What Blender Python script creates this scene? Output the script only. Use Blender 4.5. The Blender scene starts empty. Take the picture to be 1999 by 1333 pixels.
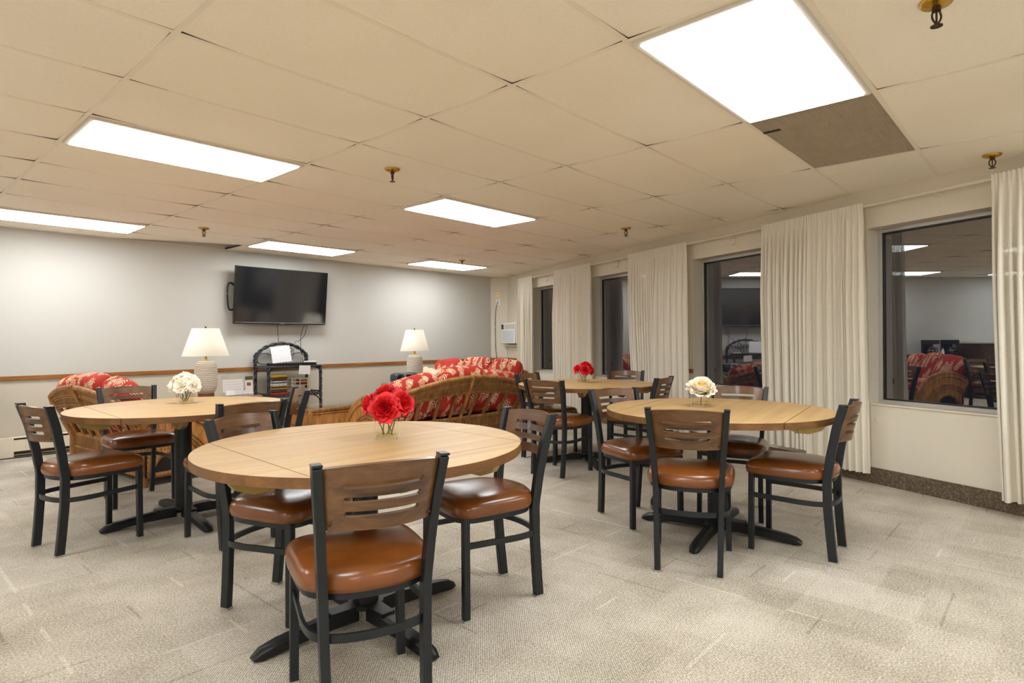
import bpy, bmesh, math, random
from mathutils import Vector, Matrix, Euler
PI = math.pi
S = bpy.context.scene
COL = S.collection
R = math.radians

# ------------------------------------------------------------------ camera
CAMX, CAMY, CAMZ = -0.8492, -2.4650, 1.16
YAW, ROLL = 0.8372, -0.0062
fw = Vector((math.sin(YAW), math.cos(YAW), 0))
rt = Vector((math.cos(YAW), -math.sin(YAW), 0))
up = Vector((0, 0, 1))
r2 = rt*math.cos(ROLL) + up*math.sin(ROLL)
u2 = -rt*math.sin(ROLL) + up*math.cos(ROLL)
cam_d = bpy.data.cameras.new('camera')
cam = bpy.data.objects.new('camera', cam_d)
COL.objects.link(cam)
M = Matrix((r2, u2, -fw)).transposed().to_4x4()
M.translation = Vector((CAMX, CAMY, CAMZ))
cam.matrix_world = M
cam_d.sensor_width = 36
cam_d.lens = 1179.24/1999*36
cam_d.shift_y = -3.94/1999
cam_d.clip_start = 0.05
S.camera = cam
S.view_settings.view_transform = 'Standard'
S.view_settings.look = 'None'
S.view_settings.gamma = 1
S.view_settings.exposure = 0.18
S.view_settings.use_curve_mapping = False
S.cycles.max_bounces = 10
S.cycles.diffuse_bounces = 6
S.cycles.glossy_bounces = 4
S.cycles.transmission_bounces = 8
S.cycles.transparent_max_bounces = 32
S.cycles.caustics_reflective = False
S.cycles.caustics_refractive = False
S.cycles.sample_clamp_indirect = 6
try:
    S.cycles.use_denoising = True
    S.cycles.denoiser = 'OPENIMAGEDENOISE'
except Exception:
    pass

# ------------------------------------------------------------------ materials
def lin(c):
    return tuple(((v/255)/12.92 if v/255 <= .04045 else ((v/255+.055)/1.055)**2.4) for v in c)

class NT:
    def __init__(s, name):
        s.m = bpy.data.materials.new(name); s.m.use_nodes = True
        s.t = s.m.node_tree; s.t.nodes.clear()
        s.out = s.n('ShaderNodeOutputMaterial')
    def n(s, typ, **kw):
        nd = s.t.nodes.new(typ)
        for k, v in kw.items():
            if k.startswith('i_'):
                key = k[2:]
                key = int(key) if key.isdigit() else key.replace('_', ' ')
                nd.inputs[key].default_value = v
            else: setattr(nd, k, v)
        return nd
    def l(s, a, b): s.t.links.new(a, b)
    def bsdf(s, col=None, rough=.5, metal=0., **kw):
        b = s.n('ShaderNodeBsdfPrincipled')
        if col is not None: b.inputs['Base Color'].default_value = (*col, 1)
        b.inputs['Roughness'].default_value = rough
        b.inputs['Metallic'].default_value = metal
        for k, v in kw.items(): b.inputs[k.replace('_', ' ')].default_value = v
        s.l(b.outputs[0], s.out.inputs[0])
        s.b = b
        return b
    def coord(s, scale=(1, 1, 1), rot=(0, 0, 0), kind='Object'):
        tc = s.n('ShaderNodeTexCoord'); mp = s.n('ShaderNodeMapping')
        mp.inputs['Scale'].default_value = scale; mp.inputs['Rotation'].default_value = rot
        s.l(tc.outputs[kind], mp.inputs[0]); return mp.outputs[0]
    def pos(s):
        return s.n('ShaderNodeNewGeometry').outputs['Position']
    def noise(s, vec, scale, detail=3, rough=.5, dist=0.):
        nz = s.n('ShaderNodeTexNoise'); s.l(vec, nz.inputs['Vector'])
        nz.inputs['Scale'].default_value = scale; nz.inputs['Detail'].default_value = detail
        nz.inputs['Roughness'].default_value = rough; nz.inputs['Distortion'].default_value = dist
        return nz.outputs['Fac']
    def ramp(s, fac, stops, interp='LINEAR'):
        r = s.n('ShaderNodeValToRGB'); s.l(fac, r.inputs[0]); e = r.color_ramp; e.interpolation = interp
        while len(e.elements) < len(stops): e.elements.new(.5)
        for i, (p, c) in enumerate(stops):
            e.elements[i].position = p; e.elements[i].color = (*c, 1)
        return r.outputs[0]
    def mixc(s, fac, a, b, mode='MIX'):
        m = s.n('ShaderNodeMix', data_type='RGBA', blend_type=mode)
        for sock, v in ((0, fac), (6, a), (7, b)):
            if hasattr(v, 'is_linked'): s.l(v, m.inputs[sock])
            elif isinstance(v, (int, float)): m.inputs[sock].default_value = v
            else: m.inputs[sock].default_value = (*v, 1)
        return m.outputs[2]
    def math(s, op, a, b=None, c=None):
        m = s.n('ShaderNodeMath', operation=op)
        for i, v in enumerate((a, b, c)):
            if v is None: continue
            if hasattr(v, 'is_linked'): s.l(v, m.inputs[i])
            else: m.inputs[i].default_value = v
        return m.outputs[0]
    def vmath(s, op, a, b=None):
        m = s.n('ShaderNodeVectorMath', operation=op)
        for i, v in enumerate((a, b)):
            if v is None: continue
            if hasattr(v, 'is_linked'): s.l(v, m.inputs[i])
            else: m.inputs[i].default_value = v
        return m.outputs[1] if op in ('LENGTH', 'DOT_PRODUCT', 'DISTANCE') else m.outputs[0]
    def bump(s, h, strength=.3, dist=.01):
        b = s.n('ShaderNodeBump'); b.inputs['Strength'].default_value = strength; b.inputs['Distance'].default_value = dist
        s.l(h, b.inputs['Height']); s.l(b.outputs[0], s.b.inputs['Normal'])

def plain(name, rgb, rough=.5, metal=0., var=.06, vscale=8., **kw):
    m = NT(name); c = lin(rgb); m.bsdf(c, rough, metal, **kw)
    f = m.noise(m.coord(), vscale, 3)
    lo = tuple(max(0, v*(1-var)) for v in c); hi = tuple(min(1, v*(1+var)) for v in c)
    m.l(m.ramp(f, [(.3, lo), (.7, hi)]), m.b.inputs['Base Color'])
    return m.m

def wood(name, dark, light, scale=1., rough=.35, axis=0, coat=0., freq=26.):
    m = NT(name); m.bsdf(lin(light), rough)
    sc = [freq, freq, freq]; sc[axis] = freq*.07
    v = m.coord(tuple(k*scale for k in sc))
    f = m.noise(v, 1., 6, .62, .6)
    g = m.noise(m.coord((3, 3, 3)), 1.2, 2)
    f2 = m.math('ADD', m.math('MULTIPLY', f, .75), m.math('MULTIPLY', g, .25))
    m.l(m.ramp(f2, [(.34, lin(dark)), (.5, tuple((a+b)/2 for a, b in zip(lin(dark), lin(light)))), (.66, lin(light))]), m.b.inputs['Base Color'])
    m.bump(f, .08, .002)
    if coat:
        m.b.inputs['Coat Weight'].default_value = coat; m.b.inputs['Coat Roughness'].default_value = .12
    return m.m

def mk_carpet():
    m = NT('carpet'); m.bsdf((.5, .45, .36), .95)
    p = m.pos()
    sx = m.n('ShaderNodeSeparateXYZ'); m.l(p, sx.inputs[0]); x, y = sx.outputs[0], sx.outputs[1]
    w = 2*PI/.0115
    sA = m.math('SINE', m.math('MULTIPLY', x, w)); sB = m.math('SINE', m.math('MULTIPLY', y, w))
    def cell(off, size):
        q = m.vmath('SNAP', m.vmath('ADD', p, off), size); n = m.n('ShaderNodeTexWhiteNoise'); m.l(q, n.inputs[0]); return n.outputs[0]
    v1, v2 = cell((0, 0, 0), (.46, .23, 10.)), cell((.11, .17, 0), (.31, .62, 10.))
    pat = m.math('MULTIPLY', sA, sB)
    fine = m.noise(p, 125., 3, .75)
    amp = m.math('ADD', m.math('MULTIPLY', v1, .22), m.math('ADD', m.math('MULTIPLY', m.noise(p, 6., 2), .22), .02))
    f = m.math('ADD', m.math('MULTIPLY', pat, amp), .5)
    f = m.math('ADD', f, m.math('MULTIPLY', m.math('SUBTRACT', fine, .5), 1.25))
    def dashes(a, size, off, ax):   # short seams woven along the edges of the pattern blocks
        fr = m.math('FRACT', m.math('DIVIDE', m.math('ADD', a, 50.), size[ax]))
        return m.math('MULTIPLY', m.math('LESS_THAN', fr, .028), m.math('GREATER_THAN', cell(off, size), .80))
    da = m.math('ADD', dashes(x, (.42, .19, 10.), (50., 0, 0), 0), dashes(y, (.21, .38, 10.), (0, 50., 0), 1))
    li = m.math('ADD', dashes(x, (.54, .17, 10.), (50., .07, 0), 0), dashes(y, (.17, .50, 10.), (.05, 50., 0), 1))
    f = m.math('ADD', f, m.math('SUBTRACT', m.math('MULTIPLY', li, .10), m.math('MULTIPLY', da, .11)))
    tone = m.math('ADD', m.math('MULTIPLY', v1, .06), m.math('MULTIPLY', v2, .07))
    tone = m.math('ADD', tone, m.math('MULTIPLY', m.noise(p, 2.4, 5, .65), .42))
    f = m.math('ADD', f, m.math('SUBTRACT', tone, .275))
    c = m.ramp(f, [(.20, lin((118, 108, 92))), (.5, lin((179, 170, 154))), (.80, lin((228, 221, 208)))])
    m.l(c, m.b.inputs['Base Color'])
    m.b.inputs['Specular IOR Level'].default_value = .1
    m.bump(f, .5, .004)
    return m.m

def mk_wall(name, lo, hi, z=.80):
    m = NT(name); m.bsdf(lin(hi), .75)
    p = m.pos(); sx = m.n('ShaderNodeSeparateXYZ'); m.l(p, sx.inputs[0])
    t = m.math('GREATER_THAN', sx.outputs[2], z)
    c = m.mixc(t, lin(lo), lin(hi))
    n = m.noise(p, 1.3, 4)
    c2 = m.mixc(m.math('MULTIPLY', n, .09), c, (0, 0, 0))
    m.l(c2, m.b.inputs['Base Color'])
    m.bump(m.noise(p, 160., 2), .08, .002)
    m.b.inputs['Specular IOR Level'].default_value = .25
    return m.m

def mk_tile():
    m = NT('ceiling_tile'); m.bsdf((.7, .6, .45), .9)
    p = m.pos()
    f = m.noise(p, 120., 4, .7); g = m.noise(p, .8, 2)
    c = m.ramp(m.math('ADD', m.math('MULTIPLY', f, .5), m.math('MULTIPLY', g, .5)), [(.35, lin((244, 233, 214))), (.65, lin((252, 245, 231)))])
    m.l(c, m.b.inputs['Base Color']); m.bump(f, .35, .003)
    m.b.inputs['Specular IOR Level'].default_value = .2
    return m.m

def mk_floral():
    m = NT('floral_fabric'); m.bsdf(lin((176, 50, 34)), .8)
    v = m.coord((1, 1, 1), (R(40), 0, 0))
    flat = m.vmath('MULTIPLY', v, (1, 0, 1))
    sx = m.n('ShaderNodeSeparateXYZ'); m.l(v, sx.inputs[0]); cb = m.n('ShaderNodeCombineXYZ'); m.l(sx.outputs[0], cb.inputs[0]); m.l(sx.outputs[2], cb.inputs[1]); flat = cb.outputs[0]
    def sprigs(scale, off, pitch, hl):
        vv = m.vmath('ADD', flat, off)
        vo = m.n('ShaderNodeTexVoronoi', feature='F1', voronoi_dimensions='2D'); m.l(vv, vo.inputs['Vector']); vo.inputs['Scale'].default_value = scale; vo.inputs['Randomness'].default_value = .75
        d = m.vmath('SUBTRACT', vv, vo.outputs['Position'])
        cs = m.n('ShaderNodeSeparateXYZ'); m.l(vo.outputs['Color'], cs.inputs[0])
        ro = m.n('ShaderNodeVectorRotate', rotation_type='Z_AXIS'); m.l(d, ro.inputs['Vector']); m.l(m.math('MULTIPLY', cs.outputs[0], 6.3), ro.inputs['Angle'])
        q = m.n('ShaderNodeSeparateXYZ'); m.l(ro.outputs[0], q.inputs[0]); x, y = q.outputs[0], m.math('ABSOLUTE', q.outputs[1])
        xm = m.math('SUBTRACT', m.math('MODULO', m.math('ADD', m.math('SUBTRACT', x, m.math('MULTIPLY', y, 1.1)), 10.), pitch), pitch/2)
        yy = m.math('SUBTRACT', y, .0185)
        e = m.math('ADD', m.math('POWER', m.math('DIVIDE', xm, pitch*.24), 2.), m.math('POWER', m.math('DIVIDE', yy, .0155), 2.))
        leaf = m.math('LESS_THAN', e, 1.)
        inside = m.math('LESS_THAN', m.math('ABSOLUTE', m.math('ADD', x, -.006)), hl)
        stem = m.math('MULTIPLY', m.math('LESS_THAN', y, .0016), m.math('LESS_THAN', m.math('ABSOLUTE', x), hl+.006))
        return m.math('MAXIMUM', m.math('MULTIPLY', leaf, inside), stem)
    k = m.math('MAXIMUM', sprigs(8.6, (0, 0, 0), .0215, .034), sprigs(8.0, (3.13, 1.77, 0), .020, .028))
    base = m.ramp(m.noise(v, 5., 3), [(.3, lin((164, 36, 24))), (.7, lin((188, 50, 34)))])
    m.l(m.mixc(k, base, lin((242, 218, 176))), m.b.inputs['Base Color'])
    return m.m

def mk_sheer():
    m = NT('sheer_curtain')
    d = m.n('ShaderNodeBsdfDiffuse'); t = m.n('ShaderNodeBsdfTranslucent'); tr = m.n('ShaderNodeBsdfTransparent')
    v = m.coord((1, 1, 1)); f = m.noise(v, 260., 2)
    c = m.ramp(f, [(.3, lin((236, 229, 214))), (.7, lin((248, 243, 232)))])
    m.l(c, d.inputs[0]); m.l(c, t.inputs[0])
    a = m.n('ShaderNodeMixShader'); a.inputs[0].default_value = .16; m.l(d.outputs[0], a.inputs[1]); m.l(t.outputs[0], a.inputs[2])
    b = m.n('ShaderNodeMixShader'); b.inputs[0].default_value = .05; m.l(a.outputs[0], b.inputs[1]); m.l(tr.outputs[0], b.inputs[2])
    m.l(b.outputs[0], m.out.inputs[0]); return m.m

def mk_pane(name, refl, tint, gain=1.0, solid=True):
    m = NT(name)
    tr = m.n('ShaderNodeBsdfTransparent'); tr.inputs[0].default_value = (*tint, 1)
    gl = m.n('ShaderNodeBsdfGlossy'); gl.inputs['Roughness'].default_value = 0.0
    w = m.noise(m.coord((1, 1, 1)), 2., 1)
    m.l(m.ramp(w, [(0, (.92, .95, .96)), (1, (1, 1, 1))]), gl.inputs[0])
    g = m.n('ShaderNodeNewGeometry')
    c = m.math('ABSOLUTE', m.vmath('DOT_PRODUCT', g.outputs['Normal'], g.outputs['Incoming']))
    f = m.math('ADD', m.math('MULTIPLY', m.math('POWER', m.math('SUBTRACT', 1., c), 5.), .95), .04)   # dielectric reflectance
    fac = m.math('MINIMUM', m.math('ADD', m.math('MULTIPLY', f, gain), refl), 1.)
    if solid: fac = m.math('MULTIPLY', fac, m.math('SUBTRACT', 1., g.outputs['Backfacing']))
    mx = m.n('ShaderNodeMixShader'); m.l(fac, mx.inputs[0]); m.l(tr.outputs[0], mx.inputs[1]); m.l(gl.outputs[0], mx.inputs[2])
    m.l(mx.outputs[0], m.out.inputs[0]); return m.m

def mk_emit(name, col, strength):
    m = NT(name); e = m.n('ShaderNodeEmission'); e.inputs[1].default_value = strength
    v = m.coord(); f = m.noise(v, 60., 2)
    m.l(m.ramp(f, [(.3, tuple(k*.97 for k in col)), (.7, col)]), e.inputs[0])
    m.l(e.outputs[0], m.out.inputs[0]); return m.m

def mk_paper(name, base, ink, freq=120., rows=True):
    m = NT(name); m.bsdf(lin(base), .7)
    v = m.coord(); sx = m.n('ShaderNodeSeparateXYZ'); m.l(v, sx.inputs[0])
    line = m.math('GREATER_THAN', m.math('SINE', m.math('MULTIPLY', sx.outputs[2], freq*2)), .2)
    words = m.math('GREATER_THAN', m.noise(m.coord((60, 60, 160)), 2., 1), .5)
    k = m.math('MULTIPLY', m.math('MULTIPLY', line, words), .30)
    m.l(m.mixc(k, lin(base), lin(ink)), m.b.inputs['Base Color']); return m.m

def mk_lamp_ceramic():
    m = NT('ribbed_ceramic'); m.bsdf(lin((198, 192, 174)), .35)
    v = m.coord((1, 1, 1)); sx = m.n('ShaderNodeSeparateXYZ'); m.l(v, sx.inputs[0])
    w = m.math('ADD', m.math('MULTIPLY', sx.outputs[2], 330.), m.math('MULTIPLY', m.noise(m.coord((9, 9, 25)), 1., 2), 7.))
    f = m.math('SINE', w)
    m.l(m.ramp(f, [(.03, lin((184, 178, 160))), (.40, lin((222, 218, 204)))]), m.b.inputs['Base Color'])
    m.bump(f, .35, .005); return m.m

def mk_base_trim():
    m = NT('brown_carpet_base'); m.bsdf(lin((98, 82, 66)), .9)
    f = m.noise(m.pos(), 70., 3, .7)
    m.l(m.ramp(f, [(.38, lin((78, 66, 54))), (.52, lin((100, 86, 70))), (.66, lin((134, 116, 96)))]), m.b.inputs['Base Color']); return m.m

def mk_wicker(name, dark, light, rough=.45):
    m = NT(name); m.bsdf(lin(light), rough)
    f = m.noise(m.coord((28, 28, 6)), 1., 5, .6, .4)
    m.l(m.ramp(f, [(.34, lin(dark)), (.66, lin(light))]), m.b.inputs['Base Color']); m.bump(f, .15, .003); return m.m

def mk_petal(name, c0, c1, rough=.55):
    m = NT(name); m.bsdf(lin(c0), rough)
    f = m.noise(m.coord(), 30., 2)
    m.l(m.ramp(f, [(.35, lin(c0)), (.65, lin(c1))]), m.b.inputs['Base Color'])
    m.b.inputs['Subsurface Weight'].default_value = .0
    return m.m

def mk_clear(name, tint=(1, 1, 1), refl=.02):
    return mk_pane(name, refl, tint)

def mk_shade():
    m = NT('lamp_shade'); d = m.n('ShaderNodeBsdfDiffuse'); t = m.n('ShaderNodeBsdfTranslucent')
    c = m.ramp(m.noise(m.coord(), 90., 2), [(.3, lin((250, 248, 240))), (.7, lin((254, 252, 246)))])
    m.l(c, d.inputs[0]); m.l(c, t.inputs[0])
    a = m.n('ShaderNodeMixShader'); a.inputs[0].default_value = .3; m.l(d.outputs[0], a.inputs[1]); m.l(t.outputs[0], a.inputs[2]); m.l(a.outputs[0], m.out.inputs[0]); return m.m

MT = dict(
    carpet=mk_carpet(),
    wall_back=mk_wall('back_wall_paint', (200, 192, 176), (198, 196, 189)),
    wall_side=mk_wall('side_wall_paint', (226, 218, 202), (224, 215, 198)),
    wall_bounce=plain('bounce_white_paint', (240, 238, 232), .8, var=.01),  # unseen walls made whiter to bounce more light onto the ceiling
    tile=mk_tile(),
    grid=plain('ceiling_grid', (240, 231, 214), .5, var=.02),
    gap=plain('ceiling_gap_shade', (58, 44, 34), .9, var=.05),
    rail=wood('oak_rail', (120, 74, 30), (160, 105, 50), 1., .4, axis=0),
    base=mk_base_trim(),
    alu=plain('aluminium_frame', (190, 188, 184), .35, .35, var=.03),
    darkframe=plain('dark_gasket', (36, 34, 34), .5),
    pane=mk_pane('night_window_glass', .24, (.60, .60, .62), .6, False),
    sheer=mk_sheer(),
    white=plain('white_enamel', (240, 236, 226), .35, var=.02),
    cream=plain('cream_enamel', (226, 217, 198), .4, var=.03),
    black=plain('black_powder_coat', (28, 33, 38), .38, .2, var=.15, vscale=20),
    blackiron=plain('black_cast_iron', (24, 26, 28), .42, .25, var=.2, vscale=30),
    blackplastic=plain('black_plastic', (20, 20, 22), .35),
    glide=plain('steel_glide', (190, 188, 180), .35, .6),
    seat=NT('placeholder').m,
    walnut=wood('walnut_ply', (56, 35, 20), (126, 88, 53), 1., .35, axis=0, coat=.25, freq=22.),
    maple=wood('maple_laminate', (170, 135, 88), (195, 162, 111), .5, .45, axis=0, freq=30.),
    maple_edge=wood('maple_edge', (92, 58, 28), (132, 90, 48), .6, .4, axis=0),
    brass=plain('brass', (196, 152, 58), .25, .9, var=.1),
    brassdull=plain('zinc_bracket', (164, 142, 88), .38, .7, var=.1),
    bronze=plain('dark_bronze', (74, 54, 40), .4, .7),
    lens=mk_emit('light_lens', (.97, 1.0, 1.015), 14.5),
    added_bulb=mk_emit('added_bulb_glow', (1.0, .96, .90), 20.),
    fixture=plain('fixture_frame', (214, 206, 194), .4, .1, var=.02),
    grille=plain('eggcrate_grille', (206, 190, 166), .5, .2, var=.05),
    grillback=plain('grille_back', (176, 160, 138), .9),
    floral=mk_floral(),
    rattan=mk_wicker('rattan_pole', (120, 74, 32), (186, 132, 72)),
    wicker=mk_wicker('wicker_weave', (104, 66, 30), (156, 108, 56)),
    wickerlight=mk_wicker('rattan_panel', (156, 98, 40), (206, 146, 78)),
    blackrattan=mk_wicker('black_rattan', (18, 20, 22), (46, 50, 52), .35),
    shade=mk_shade(),
    ceramic=mk_lamp_ceramic(),
    walnutfoot=plain('walnut_foot', (112, 70, 36), .4, var=.2),
    screen=plain('tv_screen', (20, 22, 26), .10, var=.02, IOR=2.2),
    paper=mk_paper('printed_sheet', (240, 240, 242), (120, 124, 140)),
    paper2=mk_paper('printed_notice', (236, 236, 240), (110, 112, 130), 150.),
    acrylic=mk_pane('clear_acrylic', .04, (.96, .97, .97)),
    glass=mk_pane('vase_glass', .0, (.985, .99, .98), .9),
    tableglass=mk_pane('table_glass', .04, (.90, .94, .92)),
    glassedge=mk_pane('glass_edge', .30, (.93, .95, .94)),
    water=mk_pane('vase_water', .0, (.97, .92, .74), .5),
    stem=plain('flower_stem', (122, 118, 74), .6),
    leaf=plain('flower_leaf', (108, 112, 48), .55),
    red=mk_petal('red_petal', (196, 14, 24), (228, 34, 42)),
    ivory=mk_petal('ivory_petal', (252, 245, 228), (254, 251, 242)),
    rosewhite=mk_petal('blush_petal', (246, 234, 208), (251, 244, 232)),
    yellow=mk_petal('yellow_petal', (228, 188, 78), (240, 208, 112)),
    greypl=plain('grey_plastic', (58, 66, 76), .35),
    silver=plain('silver_plastic', (160, 170, 178), .35, .3),
    acgrille=plain('ac_grille', (206, 212, 220), .5, var=.02),
    blanket=plain('cream_blanket', (216, 201, 170), .95, var=.08, vscale=30),
    green=plain('leaflet_green', (70, 84, 34), .6),
    photo=plain('leaflet_photo', (128, 92, 96), .6, var=.4, vscale=90),
    blue=plain('blue_scrap', (120, 150, 190), .7),
    counterwood=wood('counter_wood', (70, 46, 28), (104, 72, 46), 1., .4, axis=2),
    clearwhite=plain('white_laminate', (236, 236, 234), .3, var=.02),
    outer=plain('night_ground', (22, 22, 24), .9),
)
def mk_seat():
    m = NT('brown_vinyl'); m.bsdf(lin((128, 70, 26)), .26)
    f = m.noise(m.coord(), 9., 3)
    m.l(m.ramp(f, [(.3, lin((110, 60, 21))), (.7, lin((128, 71, 26)))]), m.b.inputs['Base Color'])
    m.bump(m.noise(m.coord(), 500., 2), .06, .001)
    m.b.inputs['Coat Weight'].default_value = .3; m.b.inputs['Coat Roughness'].default_value = .18
    return m.m
MT['seat'] = mk_seat()

# ------------------------------------------------------------------ mesh builder
class MB:
    def __init__(s): s.bm = bmesh.new()
    def box(s, c, size, rot=None, mi=0, bevel=0.):
        r = bmesh.ops.create_cube(s.bm, size=1.)
        vs = r['verts']
        m = Matrix.Translation(Vector(c)) @ ((rot if isinstance(rot, Matrix) else Euler(rot).to_matrix()).to_4x4() if rot is not None else Matrix()) @ Matrix.Diagonal((*size, 1))
        bmesh.ops.transform(s.bm, matrix=m, verts=vs)
        fs = set(f for v in vs for f in v.link_faces)
        for f in fs: f.material_index = mi
        if bevel:
            es = list(set(e for v in vs for e in v.link_edges))
            bmesh.ops.bevel(s.bm, geom=es, offset=bevel, segments=2, profile=.7, affect='EDGES')
        return s
    def sweep(s, pts, sec, upv=(0, 0, 1), closed=False, mi=0, scales=None, cap=True):
        pts = [Vector(p) for p in pts]; n = len(pts); rings = []
        U = Vector(upv); prev = None
        for i, p in enumerate(pts):
            if closed: t = pts[(i+1) % n]-pts[i-1]
            else: t = pts[min(i+1, n-1)]-pts[max(i-1, 0)]
            t.normalize()
            a = t.cross(U)
            if a.length < 1e-4: a = t.cross(prev if prev is not None else Vector((1, 0, .01)))
            a.normalize(); b = a.cross(t).normalized(); prev = b.copy()
            k = scales[i] if scales else 1.
            rings.append([s.bm.verts.new(p+a*x*k+b*y*k) for x, y in sec])
        m = len(sec)
        for i in range(n if closed else n-1):
            A, B = rings[i], rings[(i+1) % n]
            for j in range(m):
                f = s.bm.faces.new((A[j], A[(j+1) % m], B[(j+1) % m], B[j])); f.material_index = mi
        if cap and not closed:
            s.bm.faces.new(rings[0]).material_index = mi; s.bm.faces.new(rings[-1][::-1]).material_index = mi
        return s
    def tube(s, pts, r, seg=8, **kw):
        return s.sweep(pts, [(r*math.cos(2*PI*k/seg), r*math.sin(2*PI*k/seg)) for k in range(seg)], **kw)
    def bar(s, pts, w, h, **kw):
        return s.sweep(pts, [(-w/2, -h/2), (w/2, -h/2), (w/2, h/2), (-w/2, h/2)], **kw)
    def lathe(s, prof, c=(0, 0, 0), seg=24, mi=0, axis=None):
        rings = []; c = Vector(c)
        for r, z in prof:
            if r < 1e-6: rings.append([s.bm.verts.new(c+Vector((0, 0, z)))])
            else: rings.append([s.bm.verts.new(c+Vector((r*math.cos(2*PI*k/seg), r*math.sin(2*PI*k/seg), z))) for k in range(seg)])
        for A, B in zip(rings, rings[1:]):
            for k in range(seg):
                q = (k+1) % seg
                if len(A) == 1 and len(B) == 1: continue
                if len(A) == 1: f = s.bm.faces.new((A[0], B[q], B[k]))
                elif len(B) == 1: f = s.bm.faces.new((A[k], A[q], B[0]))
                else: f = s.bm.faces.new((A[k], A[q], B[q], B[k]))
                f.material_index = mi
        return s
    def prism(s, poly, z0, z1, mi=0, mside=None):
        a = [s.bm.verts.new((x, y, z0)) for x, y in poly]; b = [s.bm.verts.new((x, y, z1)) for x, y in poly]
        s.bm.faces.new(a[::-1]).material_index = mi; s.bm.faces.new(b).material_index = mi
        n = len(poly)
        for i in range(n):
            s.bm.faces.new((a[i], a[(i+1) % n], b[(i+1) % n], b[i])).material_index = mi if mside is None else mside
        return s
    def grid(s, fn, nu, nv, mi=0):
        V = [[s.bm.verts.new(fn(i/nu, j/nv)) for j in range(nv+1)] for i in range(nu+1)]
        for i in range(nu):
            for j in range(nv):
                s.bm.faces.new((V[i][j], V[i+1][j], V[i+1][j+1], V[i][j+1])).material_index = mi
        return s
    def xf(s, m):
        bmesh.ops.transform(s.bm, matrix=m, verts=s.bm.verts); return s
    def build(s, name, mats, parent=None, smooth=None, weld=False, loc=None, bevel=0.):
        if weld: bmesh.ops.remove_doubles(s.bm, verts=s.bm.verts, dist=1e-5)
        bmesh.ops.recalc_face_normals(s.bm, faces=s.bm.faces)
        if smooth is not None:
            for f in s.bm.faces: f.smooth = True
        me = bpy.data.meshes.new(name); s.bm.to_mesh(me); s.bm.free()
        for k in (mats if isinstance(mats, (list, tuple)) else [mats]): me.materials.append(MT[k])
        if smooth is not None:
            try: me.set_sharp_from_angle(angle=R(smooth))
            except Exception: pass
        o = bpy.data.objects.new(name, me); COL.objects.link(o)
        if parent: o.parent = parent
        if loc is not None: o.location = loc
        if bevel:
            b = o.modifiers.new('bevel', 'BEVEL'); b.width = bevel; b.segments = 2; b.limit_method = 'ANGLE'
        return o

def tag(o, label=None, cat=None, group=None, kind=None):
    if label: o['label'] = label
    if cat: o['category'] = cat
    if group: o['group'] = group
    if kind: o['kind'] = kind
    return o
def thing(name, label, cat, loc=(0, 0, 0), rz=0., group=None):
    o = bpy.data.objects.new(name, None); o.empty_display_size = .1; COL.objects.link(o)
    o.location = loc; o.rotation_euler = (0, 0, rz)
    return tag(o, label, cat, group)
def copy_tree(o, parent=None):
    c = o.copy(); COL.objects.link(c)
    if parent is not None: c.parent = parent
    for ch in list(o.children): copy_tree(ch, c)
    return c
def struct(o): o['kind'] = 'structure'; return o
def smoothpath(pts, n=8, closed=False):
    P = [Vector(p) for p in pts]; out = []; N = len(P)
    rng = range(N if closed else N-1)
    for i in rng:
        p0 = P[i-1] if (closed or i > 0) else P[0]; p1 = P[i]; p2 = P[(i+1) % N]; p3 = P[(i+2) % N] if (closed or i+2 < N) else P[-1]
        for k in range(n):
            t = k/n
            out.append(.5*((2*p1)+(-p0+p2)*t+(2*p0-5*p1+4*p2-p3)*t*t+(-p0+3*p1-3*p2+p3)*t**3))
    if not closed: out.append(P[-1])
    return out

# ------------------------------------------------------------------ room shell
ZC = 2.326
YB = 5.40
GX, GY = 1.2192, .6096
RM = Vector((5.15838726, -.18525885, 0)); RD = Vector((.39568, .91839, 0)); RN = Vector((-.91839, .39568, 0))
ANG = math.atan2(RD.y, RD.x)
def rw(s, off=0., z=0.): return RM+RD*s+RN*off+Vector((0, 0, z))
S_FAR, S_NEAR = 5.775, -6.2
PC0 = Vector((7.289, YB, 0)); PC1 = rw(S_FAR)
XL = -3.6; YF = -5.6
RWROT = Matrix((RD, -RN, up)).transposed()   # local x along wall, y outwards, z up
def rwbox(mb, s0, s1, o0, o1, z0, z1, mi=0):
    mb.box(rw((s0+s1)/2, (o0+o1)/2, (z0+z1)/2), (abs(s1-s0), abs(o1-o0), z1-z0), RWROT, mi)

# floor
p1 = rw(S_NEAR)
poly = [(XL, YF), (p1.x, YF), (p1.x, p1.y), (PC1.x, PC1.y), (PC0.x, PC0.y), (XL, YB)]
poly = [(XL, YF), (rw((YF-RM.y)/RD.y).x, YF), (PC1.x, PC1.y), (PC0.x, PC0.y), (XL, YB)]
struct(MB().prism(poly, -.06, 0).build('floor', 'carpet'))
S_NEAR = (YF-RM.y)/RD.y
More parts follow.
